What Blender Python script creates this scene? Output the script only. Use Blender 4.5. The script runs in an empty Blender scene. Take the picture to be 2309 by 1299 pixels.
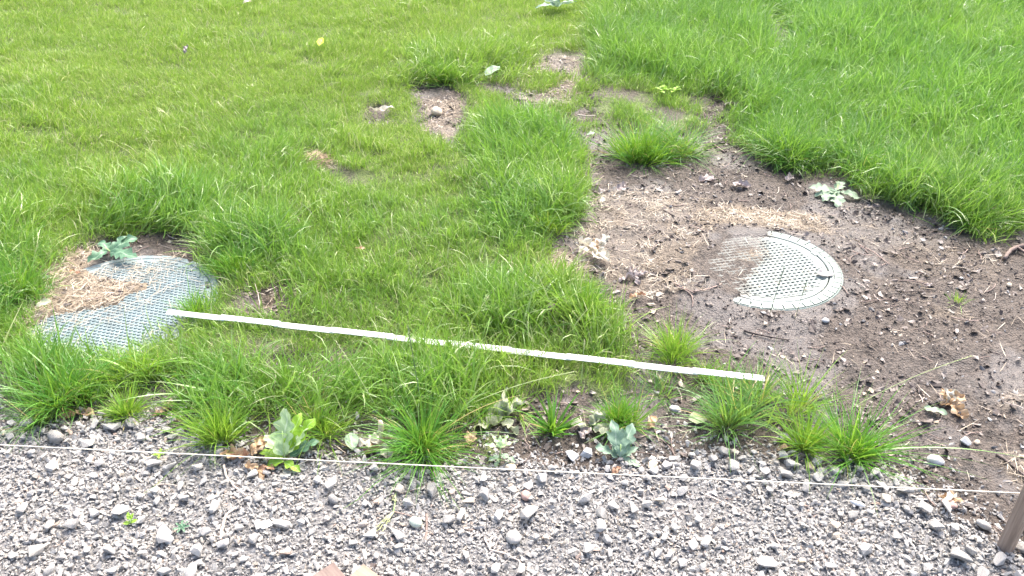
import bpy, bmesh, math, random
import numpy as np
from mathutils import Vector, Matrix, Euler
random.seed(7); rng = np.random.default_rng(11)
sc = bpy.context.scene
R = math.radians
# ------------------------------------------------------------------ camera, light
W, H = 2309, 1299
CAM_H, PITCH, FOV = 1.62, R(33), R(64)
FOC = W/2/math.tan(FOV/2)
cam = bpy.data.objects.new('camera', bpy.data.cameras.new('camera'))
sc.collection.objects.link(cam); sc.camera = cam
cam.location = (0, 0, CAM_H); cam.rotation_euler = (R(90)-PITCH, 0, 0)
cam.data.sensor_fit = 'HORIZONTAL'; cam.data.angle = FOV
cam.data.clip_start = 0.02; cam.data.clip_end = 500
SUN_EL, SUN_AZ = R(54), R(25)         # azimuth from +Y towards +X
world = bpy.data.worlds.new('World'); sc.world = world; world.use_nodes = True
wn = world.node_tree; wn.nodes.clear()
sky = wn.nodes.new('ShaderNodeTexSky'); sky.sky_type = 'NISHITA'; sky.sun_disc = False
sky.sun_elevation = SUN_EL; sky.sun_rotation = SUN_AZ
sky.air_density = 1.0; sky.dust_density = 6.0; sky.ozone_density = 1.0
bg = wn.nodes.new('ShaderNodeBackground'); bg.inputs['Strength'].default_value = 0.125
wo = wn.nodes.new('ShaderNodeOutputWorld')
wn.links.new(sky.outputs[0], bg.inputs[0]); wn.links.new(bg.outputs[0], wo.inputs[0])
sun = bpy.data.objects.new('sun', bpy.data.lights.new('sun', 'SUN')); sc.collection.objects.link(sun)
sun.data.energy = 1.7; sun.data.angle = R(26); sun.data.color = (1, .96, .9)
dv = Vector((math.sin(SUN_AZ)*math.cos(SUN_EL), math.cos(SUN_AZ)*math.cos(SUN_EL), math.sin(SUN_EL)))
sun.rotation_euler = dv.to_track_quat('Z', 'Y').to_euler(); sun.location = dv*20
sc.view_settings.view_transform = 'Standard'; sc.view_settings.look = 'None'
sc.view_settings.gamma = 1; sc.view_settings.use_curve_mapping = False
sc.view_settings.exposure = 2.0
sc.cycles.max_bounces = 6; sc.cycles.diffuse_bounces = 3; sc.cycles.transmission_bounces = 3
sc.cycles.transparent_max_bounces = 4; sc.cycles.caustics_reflective = False

# ------------------------------------------------------------------ helpers
def P(x, y, z=0.0):
    """the ground point (at height z) that the photograph shows at pixel x, y"""
    u = (x-W/2)/FOC; v = (y-H/2)/FOC
    dy = math.cos(PITCH)-v*math.sin(PITCH); dz = -math.sin(PITCH)-v*math.cos(PITCH)
    t = (CAM_H-z)/-dz
    return np.array([u*t, dy*t, z])
def poly(pts): return np.array([P(a, b)[:2] for a, b in pts])

def hsh(ix, iy, s):
    n = (ix.astype(np.int64)*374761393 + iy.astype(np.int64)*668265263 + s*974634777) & 0xffffffff
    n = ((n ^ (n >> 13))*1274126177) & 0xffffffff
    return ((n ^ (n >> 16)) & 0xffff)/65535.0
def vn(x, y, f, s=0):
    x = np.asarray(x)*f+137.3; y = np.asarray(y)*f+71.7
    ix = np.floor(x); iy = np.floor(y); u = x-ix; v = y-iy
    u = u*u*(3-2*u); v = v*v*(3-2*v)
    a = hsh(ix, iy, s); b = hsh(ix+1, iy, s); c = hsh(ix, iy+1, s); d = hsh(ix+1, iy+1, s)
    return (a*(1-u)+b*u)*(1-v)+(c*(1-u)+d*u)*v
def fbm(x, y, f, o=4, s=0):
    t = 0; a = .5; k = 0
    for i in range(o):
        t = t+a*vn(x, y, f, s+i*17); k += a; f *= 2.03; a *= .5
    return t/k
def ss(a, b, x):
    t = np.clip((x-a)/(b-a), 0, 1); return t*t*(3-2*t)
def sd(x, y, pl):
    """signed distance to a polygon, positive inside"""
    x = np.asarray(x, float); y = np.asarray(y, float)
    d = np.full(x.shape, 1e9); ins = np.zeros(x.shape, bool); n = len(pl)
    for i in range(n):
        ax, ay = pl[i]; bx, by = pl[(i+1) % n]
        ex, ey = bx-ax, by-ay
        t = np.clip(((x-ax)*ex+(y-ay)*ey)/(ex*ex+ey*ey+1e-12), 0, 1)
        d = np.minimum(d, (x-ax-ex*t)**2+(y-ay-ey*t)**2)
        if ay != by:
            c = ((ay > y) != (by > y)) & (x < (bx-ax)*(y-ay)/(by-ay)+ax)
            ins ^= c
    d = np.sqrt(d)
    return np.where(ins, d, -d)

col = sc.collection
def link(o, parent=None):
    col.objects.link(o)
    if parent is not None: o.parent = parent
    return o
def tag(o, label=None, cat=None, group=None, kind=None):
    if label: o['label'] = label
    if cat: o['category'] = cat
    if group: o['group'] = group
    if kind: o['kind'] = kind
    return o
def mesh_np(name, V, F, m, smooth=False, attrs=None):
    """F: list of faces or an (n,k) int array"""
    me = bpy.data.meshes.new(name)
    if isinstance(F, np.ndarray):
        n, k = F.shape
        me.vertices.add(len(V)); me.vertices.foreach_set('co', np.asarray(V, np.float32).ravel())
        me.loops.add(n*k); me.loops.foreach_set('vertex_index', F.astype(np.int32).ravel())
        me.polygons.add(n); me.polygons.foreach_set('loop_start', np.arange(0, n*k, k, dtype=np.int32))
        me.update(calc_edges=True)
    else:
        me.from_pydata([tuple(v) for v in V], [], F)
    if attrs:
        for k_, a in attrs.items():
            at = me.attributes.new(k_, 'FLOAT', 'POINT'); at.data.foreach_set('value', np.asarray(a, np.float32))
    if m is not None: me.materials.append(m)
    if smooth: me.polygons.foreach_set('use_smooth', [True]*len(me.polygons))
    me.update()
    return me
def obj(name, me, parent=None, loc=(0, 0, 0), rot=(0, 0, 0), scale=None):
    o = bpy.data.objects.new(name, me); link(o, parent)
    o.location = loc; o.rotation_euler = rot
    if scale is not None: o.scale = scale if hasattr(scale, '__len__') else (scale,)*3
    return o
def empty(name, loc, rot=(0, 0, 0)):
    o = bpy.data.objects.new(name, None); link(o); o.location = loc; o.rotation_euler = rot
    o.empty_display_size = .02
    return o

# ------------------------------------------------------------------ materials
class NT:
    def __init__(s, name):
        s.m = bpy.data.materials.new(name); s.m.use_nodes = True; s.t = s.m.node_tree
        s.t.nodes.clear(); s.out = s.n('OutputMaterial')
    def n(s, k, **kw):
        a = s.t.nodes.new('ShaderNode'+k)
        for q, v in kw.items(): setattr(a, q, v)
        return a
    def l(s, a, b): s.t.links.new(a, b)
    def put(s, sock, v):
        if isinstance(v, bpy.types.NodeSocket): s.l(v, sock)
        elif v is not None: sock.default_value = v if not (hasattr(v, '__len__') and len(v) == 3 and sock.type == 'RGBA') else (*v, 1)
    def attr(s, name, typ='GEOMETRY', out='Fac'):
        a = s.n('Attribute'); a.attribute_name = name; a.attribute_type = typ; return a.outputs[out]
    def coord(s, which='Object'): return s.n('TexCoord').outputs[which]
    def noise(s, scale, detail=4, rough=.6, vec=None, dist=0):
        a = s.n('TexNoise'); a.inputs['Scale'].default_value = scale; a.inputs['Detail'].default_value = detail
        a.inputs['Roughness'].default_value = rough; a.inputs['Distortion'].default_value = dist
        if vec is not None: s.l(vec, a.inputs['Vector'])
        return a.outputs['Fac']
    def voro(s, scale, vec=None, feature='F1', out='Distance'):
        a = s.n('TexVoronoi', feature=feature); a.inputs['Scale'].default_value = scale
        if vec is not None: s.l(vec, a.inputs['Vector'])
        return a.outputs[out]
    def ramp(s, fac, stops):
        a = s.n('ValToRGB'); e = a.color_ramp.elements
        while len(e) < len(stops): e.new(.5)
        for i, (p, c) in enumerate(stops):
            e[i].position = p; e[i].color = (*c, 1) if len(c) == 3 else c
        s.put(a.inputs['Fac'], fac); return a.outputs['Color']
    def mix(s, f, a, b, mode='MIX'):
        x = s.n('Mix', data_type='RGBA', blend_type=mode)
        s.put(x.inputs[0], f); s.put(x.inputs[6], a); s.put(x.inputs[7], b); return x.outputs[2]
    def math(s, op, a, b=None, clamp=False):
        x = s.n('Math', operation=op, use_clamp=clamp); s.put(x.inputs[0], a)
        if b is not None: s.put(x.inputs[1], b)
        return x.outputs[0]
    def mr(s, v, a, b, c, d):
        x = s.n('MapRange'); s.put(x.inputs[0], v)
        for i, q in enumerate((a, b, c, d)): s.put(x.inputs[1+i], q)
        return x.outputs[0]
    def bump(s, h, dist=.002, st=1.0, prev=None):
        b = s.n('Bump'); b.inputs['Distance'].default_value = dist; b.inputs['Strength'].default_value = st
        s.l(h, b.inputs['Height'])
        if prev is not None: s.l(prev, b.inputs['Normal'])
        return b.outputs['Normal']
    def bsdf(s, color, rough=.8, normal=None, spec=.4, trans=None, tcol=None):
        b = s.n('BsdfPrincipled'); s.put(b.inputs['Base Color'], color); s.put(b.inputs['Roughness'], rough)
        s.put(b.inputs['Specular IOR Level'], spec)
        if normal is not None: s.l(normal, b.inputs['Normal'])
        o = b.outputs[0]
        if trans:
            t = s.n('BsdfTranslucent'); s.put(t.inputs[0], tcol if tcol is not None else color)
            if normal is not None: s.l(normal, t.inputs['Normal'])
            x = s.n('MixShader'); x.inputs[0].default_value = trans; s.l(o, x.inputs[1]); s.l(t.outputs[0], x.inputs[2]); o = x.outputs[0]
        s.l(o, s.out.inputs[0]); return s.m

def mat_ground():
    g = NT('earth'); pos = g.n('NewGeometry').outputs['Position']
    n1 = g.noise(9, 6, .65, pos); n2 = g.noise(60, 5, .7, pos); n3 = g.noise(260, 3, .7, pos); n0 = g.noise(2.2, 3, .5, pos)
    soil = g.ramp(n1, [(.3, (0.0444, 0.0311, 0.0244)), (.5, (0.0851, 0.0622, 0.0503)), (.72, (0.148, 0.115, 0.0962))])
    soil = g.mix(g.mr(n2, .42, .7, .0, .8), soil, (0.2, 0.159, 0.133))
    soil = g.mix(g.mr(n2, .33, .5, .9, .0), soil, (0.0222, 0.0163, 0.0133))
    soil = g.mix(g.mr(n3, .55, .7, 0, .6), soil, (0.266, 0.237, 0.222))
    crumb = g.voro(120, pos)
    # tan sandy patches and thatch
    tan = g.ramp(n2, [(.3, (.17, .125, .09)), (.5, (.34, .265, .19)), (.75, (.50, .41, .31))])
    soil = g.mix(g.attr('straw'), soil, tan)
    thatch = g.ramp(n2, [(.3, (.04, .055, .014)), (.55, (.11, .16, .03)), (.78, (.2, .21, .07))])
    soil = g.mix(g.attr('lawn'), soil, thatch)
    grit = g.ramp(n2, [(.3, (.11, .105, .103)), (.5, (.20, .193, .19)), (.72, (.31, .302, .298))])
    vc = g.voro(170, pos, out='Color')
    sep = g.n('SeparateColor'); g.l(vc, sep.inputs[0])
    grit = g.mix(g.mr(sep.outputs[0], .45, 1, 0, .8), grit, (.34, .335, .335))
    soil = g.mix(g.attr('gravel'), soil, grit)
    soil = g.mix(1.0, soil, g.mix(g.math('MAXIMUM', g.attr('gravel'), g.attr('lawn')), (.80, .81, .79), (1, 1, 1)), 'MULTIPLY')
    wet = g.attr('wet')
    rough = g.mr(wet, 0, 1, .75, .30)
    soil = g.mix(g.math('MULTIPLY', wet, .5), soil, (.092, .086, .088))
    h = g.math('ADD', g.math('MULTIPLY', n2, 1.0), g.math('MULTIPLY', n3, .5))
    h = g.math('SUBTRACT', h, g.math('MULTIPLY', crumb, .5))
    h = g.math('MULTIPLY', h, g.mr(wet, .2, 1, 1, .42))
    return g.bsdf(soil, rough, g.bump(h, .014, 1.0), .55)
def mat_grass(name='grass_blade', dark=1.0):
    g = NT(name)
    bt = g.attr('bt'); br = g.attr('br'); ti = g.attr('tint', 'INSTANCER')
    a = g.ramp(br, [(0, (.060, .20, .021)), (.5, (.11, .285, .037)), (.85, (.185, .37, .085)), (1, (.37, .49, .27))])
    b = g.ramp(br, [(0, (.14, .26, .022)), (.5, (.235, .365, .042)), (.8, (.32, .43, .075)), (.90, (.44, .47, .19)), (1, (.58, .50, .33))])
    c = g.mix(ti, a, b)
    root = g.mix(.5, c, (.20, .21, .06))
    c = g.mix(g.mr(bt, 0, .45, .75, 0), c, root)
    c = g.mix(g.mr(bt, .8, 1, 0, .35), c, (.36, .47, .16))
    return g.bsdf(c, .34, None, .6, .40, g.mix(.5, c, (.27, .46, .06)))
def mat_stone():
    g = NT('crushed_stone'); oi = g.n('ObjectInfo'); p = g.coord()
    r = oi.outputs['Random']
    c = g.ramp(r, [(0, (0.178, 0.171, 0.163)), (.15, (0.286, 0.274, 0.262)), (.45, (0.383, 0.368, 0.349)), (.8, (0.464, 0.445, 0.421)), (.9, (0.553, 0.522, 0.477)), (.955, (0.445, 0.368, 0.278)), (.98, (0.41, 0.257, 0.183)), (1, (0.642, 0.599, 0.508))])
    n = g.noise(70, 5, .65, p); n2 = g.noise(300, 2, .6, p)
    c = g.mix(g.mr(n, .35, .7, 0, .55), c, (0.553, 0.531, 0.5))
    c = g.mix(g.mr(n, .25, .45, .45, 0), c, (0.152, 0.145, 0.135))
    c = g.mix(g.mr(n2, .55, .75, 0, .35), c, (0.66, 0.633, 0.588))
    return g.bsdf(c, .62, g.bump(n, .003, .8), .4)
def mat_plain(name, c1, c2, rough=.7, scale=40, trans=None, spec=.35, bump=.001, rnd=0):
    g = NT(name); p = g.coord(); n = g.noise(scale, 4, .6, p)
    c = g.mix(g.mr(n, .3, .7, 0, 1), c1, c2)
    if rnd:
        r = g.n('ObjectInfo').outputs['Random']
        hs = g.n('HueSaturation'); g.put(hs.inputs['Value'], g.mr(r, 0, 1, 1-rnd, 1+rnd)); g.l(c, hs.inputs['Color']); c = hs.outputs[0]
    return g.bsdf(c, rough, g.bump(n, bump, .7), spec, trans)
def mat_litter(name, stops, rough=.6, trans=None):
    g = NT(name); r = g.n('ObjectInfo').outputs['Random']; p = g.coord(); n = g.noise(60, 3, .6, p)
    c = g.ramp(r, stops); c = g.mix(g.mr(n, .3, .7, 0, .35), c, g.mix(.5, c, (.02, .015, .012)))
    return g.bsdf(c, rough, None, .4, trans)
def mat_leaf(name, c1, c2, vein, rough=.5, trans=.25, spots=0):
    g = NT(name); p = g.coord(); n = g.noise(45, 4, .6, p); u = g.attr('u'); v = g.attr('v')
    c = g.mix(g.mr(n, .3, .7, 0, 1), c1, c2)
    rib = g.math('LESS_THAN', g.math('ABSOLUTE', u), .07)
    w = g.math('ABSOLUTE', g.math('SINE', g.math('ADD', g.math('MULTIPLY', v, 30), g.math('MULTIPLY', g.math('ABSOLUTE', u), -4))))
    side = g.math('MULTIPLY', g.math('LESS_THAN', w, .16), .45)
    c = g.mix(g.math('MAXIMUM', rib, side), c, vein)
    if spots: c = g.mix(g.mr(g.noise(130, 3, .6, p), .6, .68, 0, spots), c, (.12, .08, .04))
    return g.bsdf(c, rough, g.bump(n, .002, .6), .4, trans)
M = {}
M['earth'] = mat_ground(); M['grass'] = mat_grass(); M['stone'] = mat_stone()
M['soil_lump'] = mat_litter('soil_lump', [(0, (.05, .038, .033)), (.5, (.105, .083, .073)), (.9, (.17, .14, .122)), (.975, (.30, .27, .24)), (1, (.48, .43, .36))], .55)
M['litter'] = mat_litter('dead_leaf_bits', [(0, (.045, .034, .03)), (.4, (.10, .078, .068)), (.7, (.17, .14, .125)), (.88, (.25, .22, .205)), (.97, (.34, .28, .21)), (1, (.48, .41, .33))], .45)
M['straw'] = mat_litter('dry_straw', [(0, (.34, .265, .185)), (.4, (.54, .45, .34)), (.8, (.68, .60, .49)), (1, (.76, .68, .55))], .55, .2)
M['twig'] = mat_plain('twig_bark', (.17, .12, .10), (.30, .23, .20), .75, 90, rnd=.3)
M['pale_twig'] = mat_plain('pale_bark', (.40, .33, .28), (.56, .48, .42), .75, 90)
M['dark_twig'] = mat_plain('dark_bark', (.05, .04, .035), (.12, .09, .08), .6, 90)

# ------------------------------------------------------------------ layout of the ground, in metres
GRAVEL = poly([(-900, 880), (-300, 940), (0, 962), (150, 972), (250, 962), (330, 955), (420, 975), (480, 1003), (600, 1052), (800, 1042), (1000, 1062), (1200, 1042),
               (1350, 1054), (1470, 1042), (1560, 1024), (1650, 1018), (1800, 1036), (1900, 1052), (2030, 1072), (2100, 1130), (2160, 1170), (2240, 1212),
               (2309, 1238), (2500, 1300), (2900, 1420), (3600, 2600), (-1900, 2600)])
MUD = poly([(1560, 250), (1590, 225), (1625, 225), (1640, 250), (1655, 300), (1690, 345), (1740, 378), (1830, 392), (1880, 380), (1950, 415), (2000, 468), (2080, 466), (2130, 498),
            (2200, 530), (2260, 512), (2309, 498), (2900, 500), (3400, 900), (3400, 1700), (1100, 1100), (1095, 1000), (1100, 940), (1160, 912), (1230, 890), (1350, 868), (1440, 832),
            (1400, 795), (1395, 725), (1340, 690), (1290, 662), (1240, 625), (1190, 600), (1200, 560), (1285, 505), (1298, 440), (1300, 370), (1300, 300),
            (1250, 245), (1190, 215), (1170, 180), (1220, 140), (1245, 112), (1290, 125), (1305, 170), (1320, 215), (1360, 268), (1470, 300), (1540, 300)])
BARE = [poly(q) for q in (
    [(60, 735), (100, 640), (130, 580), (200, 548), (330, 528), (440, 528), (462, 560), (470, 600), (500, 640), (500, 700), (440, 720), (400, 760), (240, 800), (70, 800)],
    [(535, 660), (600, 640), (655, 640), (650, 715), (560, 722)],
    [(915, 200), (1020, 195), (1075, 235), (1060, 300), (1030, 330), (975, 335), (930, 270)],
    [(1710, 40), (1780, 36), (1790, 120), (1760, 160), (1725, 130)],
    [(682, 350), (738, 345), (748, 385), (735, 400), (692, 402)],
    [(600, 815), (740, 805), (750, 850), (620, 852)],
    [(1170, 160), (1330, 110), (1340, 200), (1320, 260), (1230, 300), (1150, 250), (1080, 190)],
    [(320, 880), (350, 868), (400, 868), (410, 920), (440, 985), (310, 985)],
    [(560, 950), (600, 925), (640, 940), (640, 1050), (560, 1040)], [(740, 950), (850, 960), (860, 1050), (740, 1050)],
    [(-700, 780), (-40, 790), (45, 790), (60, 840), (20, 880), (50, 930), (70, 960), (0, 975), (-700, 900)],
    [(-20, 905), (220, 915), (330, 900), (440, 925), (560, 970), (620, 940), (740, 952), (840, 975), (1090, 985), (1100, 1060), (600, 1060), (400, 985), (60, 975)],
    [(820, 240), (890, 245), (890, 295), (830, 290)],
    [(255, 20), (290, 20), (290, 35), (262, 38)],
)]
SEMI = [poly(q) for q in (   # thin grass
    [(1180, 170), (1320, 190), (1480, 215), (1640, 215), (1660, 300), (1560, 300), (1400, 290), (1290, 300), (1180, 280)],
    [(590, 950), (1100, 940), (1100, 1020), (700, 1020)],
    [(540, 785), (800, 785), (800, 860), (540, 860)], [(510, 630), (670, 620), (670, 725), (510, 735)],
    [(740, 380), (830, 380), (830, 430), (740, 430)],
    [(1060, 170), (1180, 160), (1180, 220), (1060, 220)],
)]
LONG = [poly(q) for q in (
    [(1380, -120), (3200, -120), (3200, 520), (2200, 535), (2000, 470), (1880, 385), (1700, 372), (1650, 250), (1560, 210), (1340, 190), (1330, 90)],
    [(1100, 300), (1230, 280), (1300, 330), (1300, 500), (1180, 570), (1060, 480)],
    [(-700, 520), (60, 520), (110, 640), (60, 700), (-30, 750), (-700, 760)],
    [(60, 850), (250, 845), (480, 845), (490, 862), (320, 880), (230, 890), (60, 900)],
    [(1050, 660), (1290, 665), (1390, 740), (1390, 800), (1200, 790), (1080, 740)],
    [(250, 440), (470, 450), (480, 530), (240, 530)],
    [(395, 840), (570, 850), (580, 960), (420, 950)], [(640, 850), (820, 860), (830, 960), (650, 960)], [(870, 830), (1070, 850), (1060, 950), (880, 960)],
    [(460, 520), (620, 520), (640, 590), (500, 600)], [(930, 130), (1180, 130), (1150, 200), (930, 200)],
)]
STRAW = [(poly(q), a) for q, a in (
    ([(45, 775), (50, 690), (80, 640), (120, 580), (190, 556), (240, 575), (200, 612), (250, 618), (335, 628), (365, 645), (350, 660), (295, 665), (272, 694), (210, 708), (120, 725)], 1.0),
    ([(280, 612), (340, 590), (380, 575), (410, 590), (380, 612), (430, 602), (410, 632), (330, 632)], .62),
    ([(1195, 575), (1260, 560), (1330, 590), (1330, 620), (1240, 620), (1195, 600)], .75),
    ([(1440, 560), (1500, 555), (1560, 600), (1540, 650), (1470, 630)], .4),
    ([(1560, 470), (1720, 462), (1840, 485), (1890, 525), (1720, 524), (1600, 510)], .75),
    ([(1660, 572), (1715, 570), (1725, 590), (1700, 600), (1665, 595)], .5),
    ([(1330, 440), (1520, 430), (1640, 480), (1600, 540), (1560, 600), (1590, 660), (1440, 670), (1350, 620), (1300, 540)], .40),
    ([(1870, 480), (2250, 540), (2250, 640), (2000, 600), (1880, 540)], .13),
    ([(2230, 890), (2309, 875), (2500, 880), (2500, 925), (2250, 915)], .45),
    ([(2250, 1040), (2309, 1025), (2600, 1030), (2600, 1110), (2280, 1100)], .45),
    ([(2100, 695), (2170, 700), (2160, 722), (2090, 715)], .35),
    ([(680, 345), (740, 340), (752, 385), (690, 388)], 1.0),
    ([(560, 665), (640, 655), (640, 690), (570, 695)], .45),
    ([(940, 230), (1050, 230), (1040, 320), (960, 320)], .4),
    ([(1190, 140), (1310, 115), (1330, 200), (1250, 280), (1170, 220)], .35),
)]
# the two manhole covers
LC = P(277, 688)[:2]; LR = .325        # left
RC = P(1716, 606)[:2]; RR = .292       # right
LZ, RZ = .008, .012                    # heights of their top faces
COVER_STRAW = STRAW[0][0]
EXPOSED_L = poly([(390, 584), (440, 597), (478, 602), (560, 650), (520, 860), (40, 860), (60, 745), (120, 716), (210, 702), (272, 692), (290, 668), (332, 656), (335, 645), (230, 628), (190, 612), (215, 596), (240, 592), (300, 584)])
EXPOSED_R = poly([(1735, 528), (1760, 500), (2000, 500), (2000, 750), (1630, 750), (1650, 690), (1668, 670), (1690, 640), (1702, 612), (1722, 600), (1724, 578), (1712, 560), (1722, 545)])
PART_R = poly([(1600, 528), (1740, 510), (1745, 720), (1640, 700), (1625, 660), (1600, 640), (1565, 620), (1565, 590), (1610, 585), (1620, 560), (1600, 545)])

def masks(x, y):
    gr = sd(x, y, GRAVEL); wob = (fbm(x, y, 9, 3, 5)-.5)*.14
    gravel = ss(-.03, .04, gr+wob*.5)
    lawn = np.ones_like(x); b = ss(-.02, .03, sd(x, y, MUD)+wob*1.4+(fbm(x, y, 22, 2, 7)-.5)*.09)
    for q in BARE: b = np.maximum(b, ss(-.02, .03, sd(x, y, q)+wob*.5))
    lawn = (1-b)*(1-ss(-.03, .01, gr+wob*.3))
    st = np.zeros_like(x)
    for q, a in STRAW: st = np.maximum(st, a*ss(-.02, .03, sd(x, y, q)+wob*.5))
    return gravel, lawn, st
def height(x, y, m=None, lids=True):
    gravel, lawn, st = m if m is not None else masks(x, y)
    z = (fbm(x, y, 1.1, 2, 1)-.5)*.03
    z = z+lawn*(.024+(fbm(x, y, 5, 2, 2)-.5)*.03)
    rough = (1-lawn)*(1-gravel*.6)
    z = z+rough*((fbm(x, y, 11, 4, 3)-.5)*.036+(np.abs(fbm(x, y, 34, 3, 4)-.5))*.026)
    z = z+st*.004
    if lids:
        for (c, r, lz, ex, pt) in ((LC, LR, LZ, EXPOSED_L, None), (RC, RR, RZ, EXPOSED_R, PART_R)):
            d = np.hypot(x-c[0], y-c[1]); near = ss(r+.14, r+.015, d)
            z = z*(1-near)+near*(lz+.002+(fbm(x, y, 30, 3, 8)-.5)*.010)
            ins = ss(r+.006, r-.010, d)
            e = ss(-.006, .006, sd(x, y, ex)+(fbm(x, y, 50, 2, 9)-.5)*.03)
            up = lz+.0075+(fbm(x, y, 35, 3, 6)-.5)*.010
            if pt is not None:
                p = ss(-.03, .02, sd(x, y, pt))
                p = p*ss(r-.062, r-.072, d)
                up = up*(1-p)+p*(lz+.0004+(fbm(x, y, 45, 3, 6)-.5)*.0075)
            zi = up*(1-e)+e*(lz-.014)
            z = z*(1-ins)+zi*ins
    return z
def gz(x, y):
    return float(height(np.array([float(x)]), np.array([float(y)]))[0])
def at(px, py, dz=0.0):
    """the point of the real (uneven) ground seen at that pixel"""
    z = 0.0
    for i in range(3):
        p = P(px, py, z); z = gz(p[0], p[1])
    return Vector((p[0], p[1], z+dz))

# ------------------------------------------------------------------ ground sheets
def axis(a, b, lo, hi, step, far):
    core = np.arange(lo, hi+step/2, step); l = [lo]; s = step
    while l[-1] > a: s *= 1.35; l.append(l[-1]-s)
    h = [core[-1]]; s = step
    while h[-1] < b: s *= 1.35; h.append(h[-1]+s)
    return np.concatenate([l[:0:-1], core, h[1:]])
def ground():
    xs = axis(-60, 60, -2.9, 3.2, .0105, 0); ys = axis(-6, 80, .95, 4.6, .0105, 0)
    X, Y = np.meshgrid(xs, ys); x = X.ravel(); y = Y.ravel()
    m = masks(x, y); z = height(x, y, m)
    gravel, lawn, st = m
    wet = .9*ss(.5, .62, fbm(x, y, 4.2, 4, 21))*(1-st)*(1-lawn)
    wet = np.maximum(wet, .9*ss(.0, .5, sd(x, y, poly([(1350, 880), (1600, 860), (2309, 780), (2600, 800), (2600, 1150), (2200, 1150), (1900, 1000), (1500, 980)]))+.1)*ss(.45, .6, fbm(x, y, 7, 3, 22))*(1-gravel)*(1-lawn))
    lawnc = lawn.copy()
    for q in SEMI: lawnc = lawnc*(1-.85*ss(-.04, .05, sd(x, y, q))*ss(.3, .5, fbm(x, y, 9, 3, 77)))
    nx, ny = len(xs), len(ys)
    i = (np.arange(ny-1)[:, None]*nx+np.arange(nx-1)[None]).ravel()
    F = np.stack([i, i+1, i+nx+1, i+nx], 1)
    fg = gravel[F].mean(1); fl = lawn[F].mean(1)
    V = np.stack([x, y, z], 1)
    kinds = np.where(fg > .5, 0, np.where(fl > .5, 1, 2))
    out = {}
    for k, nm in enumerate(('gravel_path', 'lawn', 'bare_soil')):
        f = F[kinds == k]; u, inv = np.unique(f, return_inverse=True)
        me = mesh_np(nm, V[u], inv.reshape(-1, 4), M['earth'], True, dict(gravel=gravel[u], lawn=lawnc[u], straw=st[u], wet=wet[u]))
        out[nm] = tag(obj(nm, me), kind='structure')
    return out
SHEET = ground()
tag(SHEET['gravel_path'], 'grey crushed stone path edge along the bottom of the lawn')
tag(SHEET['lawn'], 'turf under the lawn grass'); tag(SHEET['bare_soil'], 'wet brown bare earth around the manhole covers')

# ------------------------------------------------------------------ grass blades
def blades(bx, by, bz, az, L, lean, curv, w, segs=3, flat=0.0, roll=None):
    n = len(bx); s = np.linspace(0, 1, segs+1)
    th = lean[:, None]+curv[:, None]*s[None]                       # angle from vertical
    ds = L[:, None]/segs
    r = np.zeros((n, segs+1)); z = np.zeros((n, segs+1))
    mid = (th[:, 1:]+th[:, :-1])/2
    r[:, 1:] = np.cumsum(np.sin(mid)*ds, 1); z[:, 1:] = np.cumsum(np.cos(mid)*ds, 1)
    ca, sa = np.cos(az)[:, None], np.sin(az)[:, None]
    cx = bx[:, None]+r*ca; cy = by[:, None]+r*sa; cz = np.maximum(bz[:, None]+z, bz[:, None]+.001)
    wd = w[:, None]*np.clip(1-s[None]**2.2, .08, 1)*np.where(s[None] < .1, .7, 1)/2
    tw = (rng.uniform(-1, 1, n) if roll is None else roll)[:, None]
    px = -sa*np.cos(tw)+ca*np.cos(th)*np.sin(tw); py = ca*np.cos(tw)+sa*np.cos(th)*np.sin(tw); pz = -np.sin(th)*np.sin(tw)
    V = np.stack([np.stack([cx-px*wd, cy-py*wd, cz-pz*wd], 2), np.stack([cx+px*wd, cy+py*wd, cz+pz*wd], 2)], 2)  # n,s,2,3
    V = V.reshape(-1, 3)
    base = (np.arange(n)*(segs+1)*2)[:, None]+(np.arange(segs)*2)[None]
    base = base.ravel(); F = np.stack([base, base+1, base+3, base+2], 1)
    bt = np.repeat(np.tile(s, (n, 1))[:, :, None], 2, 2).ravel()
    br = np.repeat(rng.random(n)[:, None], (segs+1)*2, 1).ravel()
    return V, F, bt, br
def join(parts):
    Vs, Fs, bts, brs = [], [], [], []; o = 0
    for V, F, a, b in parts:
        Vs.append(V); Fs.append(F+o); bts.append(a); brs.append(b); o += len(V)
    return np.concatenate(Vs), np.concatenate(Fs), np.concatenate(bts), np.concatenate(brs)
def patch(n, rad, L0, L1, w0, w1, lean=.35, curv=.9, segs=3):
    a = rng.uniform(0, 2*np.pi, n); q = rad*np.sqrt(rng.random(n))
    bx, by = q*np.cos(a), q*np.sin(a)
    return blades(bx, by, np.full(n, -.004), rng.uniform(0, 2*np.pi, n), rng.uniform(L0, L1, n)*rng.uniform(.8, 1.1, n), np.abs(rng.normal(0, lean, n)),
                  np.abs(rng.normal(curv*.6, curv*.5, n)), rng.uniform(w0, w1, n), segs)
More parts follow.
